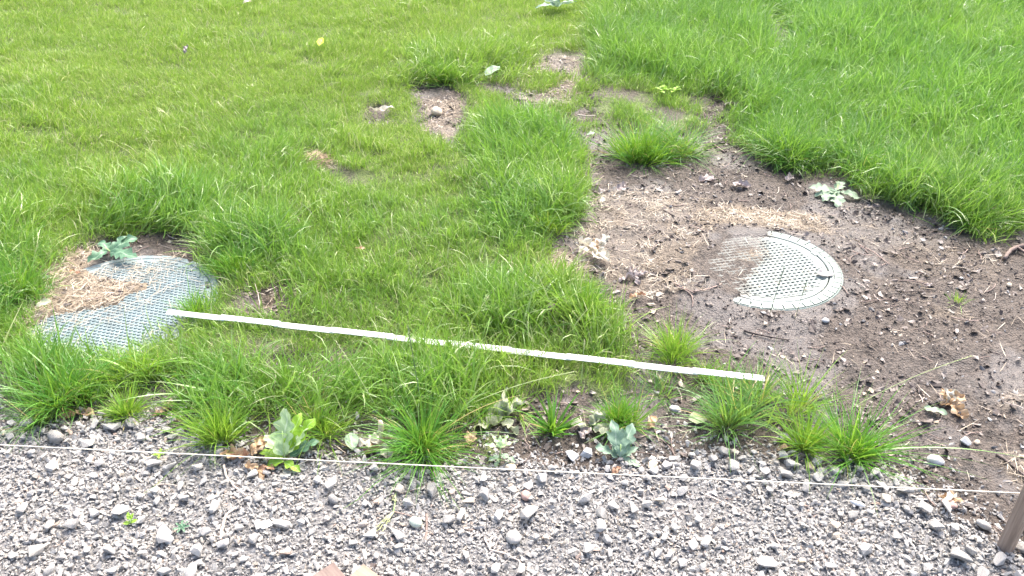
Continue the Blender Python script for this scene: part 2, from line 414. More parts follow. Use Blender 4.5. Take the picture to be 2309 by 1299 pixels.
def tuft_blades(n, rad, L0, L1, w0, w1, spread=.9, curv=1.2, segs=5, ax=0, ay=0):
    # a tussock is several shoots that lean their own way
    k = max(3, min(7, n//60)); per = np.array_split(np.arange(n), k); parts = []
    for i, ix in enumerate(per):
        c = len(ix); az = rng.uniform(0, 6.28); q = rad*rng.uniform(.2, .95); f = rng.uniform(.62, 1.1)
        V, F, bt, br = shoot_blades(c, rad*.6, L0*f, L1*f, w0, w1, spread, curv, segs)
        lean = rng.uniform(.05, .45); M3 = Matrix.Rotation(lean, 3, Vector((-math.sin(az), math.cos(az), 0)))
        V = V @ np.array(M3).T; V[:, 0] += q*math.cos(az); V[:, 1] += q*math.sin(az)*.8; V[:, 2] = np.maximum(V[:, 2], .0005)
        parts.append((V, F, bt, br))
    m = max(3, n//40); a = rng.uniform(0, 6.28, m)
    stray = list(blades(rng.normal(0, rad*.5, m), rng.normal(0, rad*.5, m), np.zeros(m), a, rng.uniform(L1*.8, L1*1.35, m), rng.uniform(.2, 1.3, m), rng.uniform(.1, 1.3, m), rng.uniform(w0, w1, m), segs))
    parts.append(stray); return join(parts)
def shoot_blades(n, rad, L0, L1, w0, w1, spread=.9, curv=1.2, segs=5):
    """a tussock: blades leave one base and arch outward"""
    a = rng.uniform(0, 2*np.pi, n); q = rad*rng.random(n)**.7
    lean = spread*(q/rad)*rng.uniform(.5, 1.1, n)+np.abs(rng.normal(0, .08, n))
    L = rng.uniform(L0, L1, n)
    return blades(q*np.cos(a)*.8, q*np.sin(a)*.8, np.full(n, -.006), a+rng.normal(0, .45, n), L, lean, np.abs(rng.normal(curv*.7, curv*.45, n)), rng.uniform(w0, w1, n), segs)
def bmesh_obj(name, parts, m=None, **kw):
    V, F, bt, br = join(parts) if isinstance(parts, list) else parts
    return mesh_np(name, V, F, m or M['grass'], False, dict(bt=bt, br=br))

def collection_of(name, meshes):
    c = bpy.data.collections.new(name)        # not linked to the scene: only a source of shapes
    for i, me in enumerate(meshes):
        o = bpy.data.objects.new('%s_shape_%02d' % (name, i), me); c.objects.link(o)
    return c
def scatter(name, pts, rot, scale, idx, coll, tint=None):
    me = bpy.data.meshes.new(name); n = len(pts)
    me.vertices.add(n); me.vertices.foreach_set('co', np.asarray(pts, np.float32).ravel())
    a = me.attributes.new('rot', 'FLOAT_VECTOR', 'POINT'); a.data.foreach_set('vector', np.asarray(rot, np.float32).ravel())
    sc3 = np.asarray(scale, np.float32); sc3 = np.repeat(sc3[:, None], 3, 1) if sc3.ndim == 1 else sc3
    a = me.attributes.new('scl', 'FLOAT_VECTOR', 'POINT'); a.data.foreach_set('vector', sc3.ravel())
    a = me.attributes.new('pick', 'INT', 'POINT'); a.data.foreach_set('value', np.asarray(idx, np.int32))
    a = me.attributes.new('tint', 'FLOAT', 'POINT'); a.data.foreach_set('value', np.asarray(tint if tint is not None else rng.random(n), np.float32))
    o = obj(name, me)
    ng = bpy.data.node_groups.new(name+'_nodes', 'GeometryNodeTree')
    ng.interface.new_socket('Geometry', in_out='INPUT', socket_type='NodeSocketGeometry')
    ng.interface.new_socket('Geometry', in_out='OUTPUT', socket_type='NodeSocketGeometry')
    N = ng.nodes.new; gi = N('NodeGroupInput'); go = N('NodeGroupOutput')
    ip = N('GeometryNodeInstanceOnPoints'); ci = N('GeometryNodeCollectionInfo')
    ci.inputs['Collection'].default_value = coll; ci.inputs['Separate Children'].default_value = True; ci.inputs['Reset Children'].default_value = True
    ip.inputs['Pick Instance'].default_value = True
    def na(nm, t):
        q = N('GeometryNodeInputNamedAttribute'); q.data_type = t; q.inputs['Name'].default_value = nm; return q.outputs['Attribute']
    L = ng.links.new
    L(gi.outputs[0], ip.inputs['Points']); L(ci.outputs[0], ip.inputs['Instance']); L(na('pick', 'INT'), ip.inputs['Instance Index'])
    L(na('rot', 'FLOAT_VECTOR'), ip.inputs['Rotation']); L(na('scl', 'FLOAT_VECTOR'), ip.inputs['Scale'])
    L(ip.outputs[0], go.inputs[0])
    md = o.modifiers.new('scatter', 'NODES'); md.node_group = ng
    return o

short = [bmesh_obj('short_grass', patch(44, .062, .022, .050, .0016, .0034, .42, .9)) for i in range(6)]
mid = [bmesh_obj('mid_grass', patch(36, .062, .04, .095, .002, .0042, .36, 1.1, 4)) for i in range(6)]
tall = [bmesh_obj('tall_grass', patch(25, .065, .09, .22, .0026, .0056, .38, 1.9, 5)) for i in range(6)]
def pale(k):
    a = rng.uniform(0, 6.28, k)
    v = list(blades(rng.normal(0, .02, k), rng.normal(0, .02, k), np.zeros(k), a, rng.uniform(.09, .2, k), rng.uniform(.1, .7, k), rng.uniform(.5, 1.6, k), rng.uniform(.0025, .0045, k), 6, roll=rng.uniform(-.4, .4, k)))
    v[3] = np.full(len(v[3]), .97); return tuple(v)
pale_m = [bmesh_obj('pale_blade', pale(3)) for i in range(8)]
GC = collection_of('grass_shapes', short+mid+tall+pale_m)
def grass_field():
    n = 68000
    # even density over the wedge in view and a margin beside it
    y = rng.uniform(1.35, 9.8, n*2); half = .66*np.sqrt(y*y+CAM_H**2)+.9
    x = rng.uniform(-1, 1, n*2)*7.8; k = np.abs(x) < half; x = x[k]; y = y[k]
    dens = np.where(y < 4.5, 1.0, np.clip(1.0-(y-4.5)*.14, .45, 1)); k = rng.random(len(x)) < dens; x = x[k]; y = y[k]
    g, lawn, st = masks(x, y)
    semi = np.zeros_like(x)
    for q in SEMI: semi = np.maximum(semi, ss(-.04, .05, sd(x, y, q)))
    clump = fbm(x, y, 9, 3, 31)
    p = lawn*np.where(clump < .34, .55, 1.0)*(1-semi*np.where(clump > .52, .35, .93))
    hole = ss(.30, .24, fbm(x, y, 4.5, 3, 33)); p = p*(1-.5*hole)
    p = np.maximum(p, semi*np.where(clump > .54, .8, .03)*(sd(x, y, GRAVEL) < -.02))
    k = rng.random(len(x)) < p
    x = x[k]; y = y[k]; clump = clump[k]; semi = semi[k]
    lg = np.zeros_like(x)
    for q in LONG: lg = np.maximum(lg, ss(-.12, .1, sd(x, y, q)))
    hh = fbm(x, y, 2.6, 3, 41)+(clump-.5)*.6
    lvl = .85*lg+(hh-.5)*1.1+.18+rng.normal(0, .08, len(x))+semi*.12
    # the upper left is a mown lawn
    lvl = lvl-.22*ss(3.2, 5, y)*ss(.6, -.6, x)
    cls = np.where(lvl > .62, 2, np.where(lvl > .26, 1, 0))
    idx = cls*6+rng.integers(0, 6, len(x))
    far = 1+.35*ss(4, 9, y)
    scl = rng.uniform(.75, 1.2, len(x))*far*np.where(cls == 2, .55+lvl*.45, 1.0)
    pm = rng.random(len(x)) < (.045+.05*lg)*np.where(y > 4, .35, 1)
    idx = np.where(pm, 18+rng.integers(0, 8, len(x)), idx)
    zr = rng.uniform(0, 6.28, len(x)); am = .35+.55*(cls == 2)
    tx = (fbm(x, y, 2.2, 2, 91)-.5)*2.6*am+rng.normal(0, .12, len(x)); ty = (fbm(x, y, 2.2, 2, 92)-.42)*2.6*am+rng.normal(0, .12, len(x))
    scl = np.where((idx >= 18) & (cls < 2), scl*.62, scl)
    rot = np.stack([tx*np.cos(zr)+ty*np.sin(zr), -tx*np.sin(zr)+ty*np.cos(zr), zr], 1)
    z = height(x, y)
    t = .72-.5*lg+(fbm(x, y, 1.9, 3, 51)-.5)*1.1+rng.normal(0, .1, len(x))+.45*ss(3.0, 5.5, y)*ss(1.4, -.2, x)-.1*ss(0, 2, x)  # upper left paler: lens haze put into the tint, besides its yellower grass
    scatter('grass', np.stack([x, y, z-.002], 1), rot, scl, idx, GC, np.clip(t, 0, 1))
    o = bpy.data.objects['grass']; tag(o, 'lawn of short and long green grass blades around the bare soil', 'grass', kind='stuff')
    return len(x)
NG = grass_field()

# ------------------------------------------------------------------ stones
def stone_mesh(name, rnd=False, flat=.6, n=13, m=None):
    bm = bmesh.new()
    for i in range(n if not rnd else 34):
        v = Vector(rng.normal(0, 1, 3)).normalized()
        if not rnd: v *= rng.uniform(.78, 1.08)
        v = Vector((v.x*rng.uniform(.95, 1.05), v.y*.78, v.z*flat)); bm.verts.new(v*.5)
    r = bmesh.ops.convex_hull(bm, input=bm.verts)
    dead = [g for g in set(r['geom_interior']+r['geom_unused']) if isinstance(g, bmesh.types.BMVert)]
    if dead: bmesh.ops.delete(bm, geom=dead, context='VERTS')
    if not rnd:
        bmesh.ops.bevel(bm, geom=list(bm.edges), offset=.035, segments=1, affect='EDGES', clamp_overlap=True)
    else:
        bmesh.ops.subdivide_edges(bm, edges=bm.edges, cuts=1, smooth=.8)
    me = bpy.data.meshes.new(name); bm.to_mesh(me); bm.free(); me.materials.append(m or M['stone'])
    if rnd: me.polygons.foreach_set('use_smooth', [True]*len(me.polygons))
    return me
def chip_mesh(name, n=9, m=None):
    bm = bmesh.new()
    for i in range(n):
        v = Vector(rng.normal(0, 1, 3)).normalized()*rng.uniform(.8, 1.05); bm.verts.new(Vector((v.x, v.y*.85, v.z*.7))*.5)
    r = bmesh.ops.convex_hull(bm, input=bm.verts)
    dead = [g for g in set(r['geom_interior']+r['geom_unused']) if isinstance(g, bmesh.types.BMVert)]
    if dead: bmesh.ops.delete(bm, geom=dead, context='VERTS')
    me = bpy.data.meshes.new(name); bm.to_mesh(me); bm.free(); me.materials.append(m or M['stone']); return me
BIG = [stone_mesh('stone', False, rng.uniform(.45, .75), rng.integers(10, 16)) for i in range(14)]+[stone_mesh('stone', True, .6) for i in range(3)]
CHIPS = [chip_mesh('chip', int(rng.integers(8, 12))) for i in range(14)]
M['sunk_stone'] = mat_litter('sunk_grey_stone', [(0, (.06, .06, .065)), (.5, (.14, .14, .15)), (.85, (.24, .24, .245)), (.97, (.36, .35, .34)), (1, (.5, .49, .46))], .5)
SUNK = collection_of('sunk_shapes', [chip_mesh('chip', 10, M['sunk_stone']) for i in range(10)])
SC = collection_of('gravel_shapes', CHIPS)
LUMPS = collection_of('soil_shapes', [chip_mesh('lump', 9, M['soil_lump']) for i in range(8)])

def in_view(x, y, mx=1.12):
    d = y*math.cos(PITCH)+CAM_H*math.sin(PITCH)
    return np.abs(x)/d < math.tan(FOV/2)*mx
def gravel():
    placed = []
    def ok(x, y, r):
        for (a, b, q) in placed:
            if (a-x)**2+(b-y)**2 < ((q+r)*.43)**2: return False
        return True
    sp = []
    # a kerb-like row of larger pale stones where path and earth meet, on the right
    for i in range(110):
        t = random.random(); px = 1430+t*620; py = np.interp(px, [1440, 1560, 1650, 1800, 1900, 2040], [1062, 1042, 1030, 1052, 1066, 1088])+random.uniform(-18, 30)
        p = P(px, py); sp.append((p[0], p[1], random.uniform(.026, .050)))
    for i in range(16):
        px = 1980+random.uniform(0, 300); py = 1100+(px-1980)*.42+random.uniform(-20, 40); p = P(px, py); sp.append((p[0], p[1], random.uniform(.03, .055)))
    for i in range(24):
        px = random.uniform(10, 460); py = 972+random.uniform(-10, 22); p = P(px, py); sp.append((p[0], p[1], random.uniform(.022, .05)))
    for (px, py, s) in ((235, 975, .075), (300, 968, .05), (345, 975, .06), (390, 965, .055), (200, 1010, .06), (350, 1055, .05), (275, 1160, .05), (370, 1215, .07), (745, 1100, .05), (900, 1110, .045),
                        (1095, 1120, .05), (1195, 1165, .07), (1010, 1175, .045), (1040, 1165, .04), (1350, 1190, .05), (1430, 1150, .05), (1730, 1270, .055), (2160, 1265, .06), (1940, 1080, .04)):
        p = P(px, py); sp.append((p[0], p[1], s))
    for (x, y, s) in sp:
        if ok(x, y, s*.85): placed.append((x, y, s))
    tries = 0
    while len(placed) < 296 and tries < 9000:
        tries += 1
        x = random.uniform(-1.75, 1.75); y = random.uniform(1.12, 1.75); s = .022+.028*random.random()**1.9
        a = np.array([x]); b = np.array([y])
        if not in_view(a, b, 1.03)[0] or y < 1.2 or sd(a, b, GRAVEL)[0] < .01: continue
        if ok(x, y, s): placed.append((x, y, s))
    path = SHEET['gravel_path']
    for (x, y, s) in placed:
        me = BIG[random.randrange(14)] if random.random() < .95 else BIG[14+random.randrange(3)]
        obj('stone', me, path, (x, y, gz(x, y)+s*.22+.005), (random.uniform(-.35, .35), random.uniform(-.35, .35), random.uniform(0, 6.28)), (s*random.uniform(.95, 1.3), s*random.uniform(.85, 1.1), s*random.uniform(.8, 1.05)))
    pl = np.array(placed)
    # the rest, too many and too small to pick apart
    n = 170000; x = rng.uniform(-2.3, 2.3, n); y = rng.uniform(.85, 2.2, n)
    g = sd(x, y, GRAVEL)+(fbm(x, y, 11, 3, 5)-.5)*.09
    thin = fbm(x, y, 5, 3, 61)
    p = np.where(g > .0, np.where(thin < .40, .55, .98), np.exp(g/.06)*.55)
    k = (rng.random(n) < p) & in_view(x, y, 1.3); x, y = x[k], y[k]; n = len(x)
    s = np.where(rng.random(n) < .19, .011+.013*rng.random(n)**1.5, .0055+.0075*rng.random(n)**1.4)
    z = height(x, y)+s*.1+rng.random(n)*.003
    o = scatter('gravel', np.stack([x, y, z], 1), np.stack([rng.normal(0, .6, n), rng.normal(0, .6, n), rng.uniform(0, 6.28, n)], 1), np.stack([s*rng.uniform(.9, 1.7, n), s, s*rng.uniform(.7, 1.1, n)], 1), rng.integers(0, 14, n), SC)
    tag(o, 'small grey crushed gravel of the path along the bottom', 'gravel', kind='stuff')
    # grey stones sunk in the bare earth
    n = 11000; x = rng.uniform(-2.8, 3.2, n); y = rng.uniform(1.4, 4.6, n); gm, lawn, st = masks(x, y)
    cl = fbm(x, y, 3.5, 3, 71)
    extra = ss(-.1, .1, sd(x, y, poly([(1340, 860), (1700, 850), (1900, 1000), (1500, 1030), (1300, 1060)])))+ss(-.1, .1, sd(x, y, poly([(1900, 760), (2400, 700), (2500, 1200), (2200, 1200), (2100, 960)])))*.6
    k = (lawn < .15) & (gm < .5) & (rng.random(n) < np.clip((cl-.42)*2.2, .06, .7)+extra*.62) & (np.hypot(x-LC[0], y-LC[1]) > LR) & (np.hypot(x-RC[0], y-RC[1]) > RR)
    x, y = x[k], y[k]; n = len(x); s = .005+.022*rng.random(n)**2.6
    o = scatter('pebbles', np.stack([x, y, height(x, y)+s*.05], 1), np.stack([rng.normal(0, .3, n), rng.normal(0, .3, n), rng.uniform(0, 6.28, n)], 1), np.stack([s*1.3, s, s*.8], 1), rng.integers(0, 10, n), SUNK)
    tag(o, 'scattered small grey pebbles half sunk in the bare soil', 'pebbles', kind='stuff')
gravel()

# ------------------------------------------------------------------ soil crumbs, dead leaf bits, straw
def flake(name, m, n=6):
    a = np.sort(rng.uniform(0, 2*np.pi, n)); r = rng.uniform(.3, .55, n)
    V = [(0, 0, .1)]+[(math.cos(q)*w, math.sin(q)*w*.7, rng.uniform(-.05, .22)) for q, w in zip(a, r)]
    F = [(0, 1+i, 1+(i+1) % n) for i in range(n)]
    return mesh_np(name, V, F, m)
FLK = collection_of('leaf_bit_shapes', [flake('leaf_bit', M['litter'], 7) for i in range(8)])
def straw_mesh(n, rad, L0=.015, L1=.055, m=None):
    a = rng.uniform(0, 6.28, n); q = rad*np.sqrt(rng.random(n)); L = rng.uniform(L0, L1, n)
    v = blades(q*np.cos(a)-np.cos(a)*L*.0, q*np.sin(a), rng.uniform(.0, .008, n), rng.uniform(0, 6.28, n), L, rng.uniform(1.25, 1.62, n), rng.uniform(-.25, .3, n), rng.uniform(.0011, .0024, n), 3)
    return mesh_np('straw', v[0], v[1], m or M['straw'])
STC = collection_of('straw_shapes', [straw_mesh(12, .03) for i in range(8)]+[straw_mesh(1, .005, .02, .08) for i in range(6)])
def tube(pts, rads, m, name, sides=7, jit=0):
    V = []; F = []; n = len(pts); pts = [Vector(p) for p in pts]
    for i, p in enumerate(pts):
        t = (pts[min(i+1, n-1)]-pts[max(i-1, 0)]).normalized(); a = t.orthogonal().normalized() if i == 0 else (prev-t*prev.dot(t)).normalized()
        prev = a; b = t.cross(a)
        for k in range(sides):
            q = 2*math.pi*k/sides; r = rads[i]*(1+random.uniform(-jit, jit)); V.append(p+(a*math.cos(q)+b*math.sin(q))*r)
    for i in range(n-1):
        for k in range(sides): F.append((i*sides+k, i*sides+(k+1) % sides, (i+1)*sides+(k+1) % sides, (i+1)*sides+k))
    F.append(tuple(range(sides))[::-1]); F.append(tuple((n-1)*sides+k for k in range(sides)))
    return mesh_np(name, V, F, m, True)
def bit_of_twig(name):
    L = random.uniform(.03, .08); n = 6; a = random.uniform(-.2, .2)
    return tube([(L*(i/n-.5), a*L*math.sin(i/n*3)+random.uniform(-1, 1)*.001, random.uniform(0, .003)) for i in range(n+1)], [random.uniform(.0008, .0018)]*(n+1), M[random.choice(['twig', 'twig', 'dark_twig', 'pale_twig'])], name, 5, .2)
TWC = collection_of('twig_shapes', [bit_of_twig('twig_bit') for i in range(8)])
def litter():
    n = 120000; x = rng.uniform(-2.9, 3.3, n); y = rng.uniform(1.35, 5.2, n); gm, lawn, st = masks(x, y)
    dl = np.hypot(x-LC[0], y-LC[1]); dr = np.hypot(x-RC[0], y-RC[1])
    expo = ((dl < LR) & (sd(x, y, EXPOSED_L) > -.01)) | ((dr < RR+.01) & ((sd(x, y, EXPOSED_R) > -.01)))
    part = (dr < RR) & (sd(x, y, PART_R) > 0)
    k = (lawn < .4) & (gm < .35) & ~expo & ~part & in_view(x, y, 1.25)
    x, y = x[k], y[k]; n = len(x); cl = fbm(x, y, 6, 3, 81)
    z = height(x, y)
    s = .003+.011*rng.random(n)**2.5
    u = rng.random(n); kk = u < .62*np.clip(cl*2-.2, .2, 1)
    o = scatter('soil_crumbs', np.stack([x, y, z+s*.15], 1)[kk], rng.uniform(-3, 3, (kk.sum(), 3)), s[kk], rng.integers(0, 8, kk.sum()), LUMPS)
    tag(o, 'brown crumbs of wet earth lying on the bare soil', 'soil crumbs', kind='stuff')
    kk = (u > .58) & (u < .58+.34*np.clip((cl-.3)*2.8, .15, 1)); c = kk.sum(); s2 = .010+.034*rng.random(c)**2.4
    o = scatter('leaf_litter', np.stack([x, y, z+.002], 1)[kk], np.stack([rng.normal(0, .3, c), rng.normal(0, .3, c), rng.uniform(0, 6.28, c)], 1), s2, rng.integers(0, 8, c), FLK)
    tag(o, 'rotting brown and grey leaf bits trodden into the soil', 'leaf litter', kind='stuff')
    kk = (u > .92) & (rng.random(n) < .22); c = kk.sum()
    o = scatter('twig_litter', np.stack([x, y, z+.004], 1)[kk], np.stack([rng.normal(0, .1, c), rng.normal(0, .1, c), rng.uniform(0, 6.28, c)], 1), rng.uniform(.5, 1.3, c), rng.integers(0, 8, c), TWC)
    tag(o, 'broken bits of thin brown twig strewn on the soil', 'twig litter', kind='stuff')
    c = 3200; q = rng.integers(0, 2, c); cx = np.where(q == 0, LC[0], RC[0]); cy = np.where(q == 0, LC[1], RC[1]); cr = np.where(q == 0, LR, RR)*.96; a = rng.uniform(0, 6.28, c); rr = cr*np.sqrt(rng.random(c))
    xc, yc = cx+rr*np.cos(a), cy+rr*np.sin(a); dd = np.where(q == 0, sd(xc, yc, EXPOSED_L), sd(xc, yc, EXPOSED_R)); kc = rng.random(c) < .035+np.exp(-np.maximum(dd, 0)/.028)*(dd > -.02)
    xc, yc, q = xc[kc], yc[kc], q[kc]; c = len(xc); zc = np.where(q == 0, LZ+.003, RZ+.002); sc_ = .0015+.005*rng.random(c)**2
    o = scatter('cover_grit', np.stack([xc, yc, np.maximum(zc, height(xc, yc))], 1), rng.uniform(-3, 3, (c, 3)), sc_, rng.integers(0, 8, c), LUMPS)
    tag(o, 'loose brown grit and crumbs lying on the two manhole covers', 'grit', kind='stuff')
    # straw: dense heaps in the patches and single stalks elsewhere
    n = 26000; x = rng.uniform(-2.9, 3.3, n); y = rng.uniform(1.35, 5.2, n); gm, lawn, st = masks(x, y)
    k = rng.random(n) < st*.95-.05; xa, ya = x[k], y[k]; c = len(xa)
    k2 = (lawn < .5) & (gm < .3) & (rng.random(n) < .10); xb, yb = x[k2], y[k2]; d = len(xb)
    X = np.concatenate([xa, xb]); Y = np.concatenate([ya, yb]); Z = height(X, Y)
    for cc, rr, lz in ((LC, LR, LZ), (RC, RR, RZ)):
        dd = np.hypot(X-cc[0], Y-cc[1]); Z = np.where(dd < rr, np.maximum(Z, lz+.004), Z)
    e = 900; ea = rng.uniform(0, 6.28, e); er = LR*np.sqrt(rng.random(e))*.97; xe = LC[0]+er*np.cos(ea); ye = LC[1]+er*np.sin(ea)
    ke = rng.random(e) < .10+.75*ss(-.16, .0, -np.abs(sd(xe, ye, COVER_STRAW))); xe, ye = xe[ke], ye[ke]; e = len(xe)
    X = np.concatenate([X, xe]); Y = np.concatenate([Y, ye]); Z = np.concatenate([Z, np.full(e, LZ+.005)]); d += e
    idx = np.concatenate([rng.integers(0, 8, c), rng.integers(8, 14, d)])
    o = scatter('straw_litter', np.stack([X, Y, Z+.003], 1), np.stack([rng.normal(0, .06, c+d), rng.normal(0, .06, c+d), rng.uniform(0, 6.28, c+d)], 1), rng.uniform(.7, 1.25, c+d), idx, STC)
    tag(o, 'dry tan straw and hay strewn over covers and soil', 'straw', kind='stuff')
litter()

# ------------------------------------------------------------------ manhole covers
def mat_cover(name, c1, c2, dirt):
    g = NT(name); p = g.coord(); n = g.noise(14, 5, .65, p); n2 = g.noise(160, 3, .6, p)
    c = g.mix(g.mr(n, .3, .7, 0, 1), c1, c2); c = g.mix(g.mr(n2, .52, .75, 0, .5), c, dirt)
    n3 = g.noise(5, 4, .6, p); c = g.mix(g.mr(n3, .56, .7, 0, .35), c, dirt)
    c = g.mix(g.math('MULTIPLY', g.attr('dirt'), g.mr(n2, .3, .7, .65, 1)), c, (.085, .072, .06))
    return g.bsdf(c, .5, g.bump(n2, .0008, .5), .4)
M['cover_blue'] = mat_cover('blue_grey_cast_iron', (.16, .215, .225), (.22, .275, .285), (.24, .225, .19))
M['cover_pale'] = mat_cover('pale_green_cast_iron', (.225, .262, .24), (.295, .33, .305), (.16, .155, .13))
M['cover_green'] = mat_cover('green_iron_ring', (.18, .235, .21), (.27, .32, .295), (.18, .17, .145))
M['cover_pit_floor'] = mat_cover('dark_recess_floor', (.085, .085, .078), (.12, .12, .11), (.15, .135, .115))  # plate seen through the pits, darker than the lattice
def disc(r, z, h, seg=96, bev=.002):
    V = []; F = []
    prof = [(0, z)]; 
    rings = [(r-bev, z), (r, z-bev), (r, z-h)]
    V.append((0, 0, z))
    for (q, w) in rings: V += [(q*math.cos(2*math.pi*i/seg), q*math.sin(2*math.pi*i/seg), w) for i in range(seg)]
    F += [(0, 1+i, 1+(i+1) % seg) for i in range(seg)]
    for k in range(2):
        a = 1+k*seg; b = a+seg
        F += [(a+i, b+i, b+(i+1) % seg, a+(i+1) % seg) for i in range(seg)]
    return V, F
def ring(r0, r1, z, h, seg=112, bev=.0025, notch=None):
    V = []; F = []
    prof = [(r0, z-h), (r0, z-bev), (r0+bev, z), (r1-bev, z), (r1, z-bev), (r1, z-h)]
    for (q, w) in prof:
        for i in range(seg): V.append((q*math.cos(2*math.pi*i/seg), q*math.sin(2*math.pi*i/seg), w))
    for k in range(5):
        a = k*seg; b = a+seg
        F += [(a+i, a+(i+1) % seg, b+(i+1) % seg, b+i) for i in range(seg)]
    return V, F
def left_cover():
    M['wet_grey'] = mat_leaf('wet_grey_leaf', (.20, .19, .19), (.30, .285, .285), (.14, .13, .13), .35, .1)
    root = empty('manhole_cover', (LC[0], LC[1], LZ), (R(1), R(.5), R(-14)))
    tag(root, 'blue grey studded manhole cover half under dry straw at the left', 'manhole cover')
    V, F = disc(LR-.028, -.002, .03); obj('cover_plate', mesh_np('cover_plate', V, F, M['cover_blue']), root)
    V, F = ring(LR-.026, LR, -.0022, .03); obj('frame_ring', mesh_np('frame_ring', V, F, M['cover_blue']), root)
    # staggered rounded studs
    V = []; F = []; pitch = .0162; k = 0; rmax = LR-.045
    j = 0; yy = -rmax
    while yy < rmax:
        xx = -rmax+(j % 2)*pitch/2
        while xx < rmax:
            if xx*xx+yy*yy < rmax*rmax:
                o = len(V)
                for (s, zz) in ((1, -.002), (.70, .0022)):
                    for a in range(6):
                        t = a*math.pi/3; V.append((xx+math.cos(t)*s*.0074, yy+math.sin(t)*s*.0064, zz))
                F += [(o+a, o+(a+1) % 6, o+6+(a+1) % 6, o+6+a) for a in range(6)]+[(o+6, o+7, o+8, o+9, o+10, o+11)]
            xx += pitch
        yy += pitch*.93; j += 1
    t = obj('tread', mesh_np('tread', V, F, M['cover_blue']), root); t['kind'] = 'stuff'
    # small plain plaque and lifting slots
    for (r, a) in ((LR-.038, 38), (LR-.05, 218)):
        bm = bmesh.new(); bmesh.ops.create_cube(bm, size=1)
        bmesh.ops.scale(bm, vec=(.012, .042, .003), verts=bm.verts); bmesh.ops.bevel(bm, geom=list(bm.edges), offset=.001, segments=1, affect='EDGES')
        me = bpy.data.meshes.new('lifting_slot'); bm.to_mesh(me); bm.free(); me.materials.append(M['dark_iron'])
        obj('lifting_slot', me, root, (r*math.cos(R(a)), r*math.sin(R(a)), .0015), (0, 0, R(a)))
M['dark_iron'] = mat_plain('dark_iron', (.03, .035, .035), (.07, .075, .075), .6, 60)
left_cover()
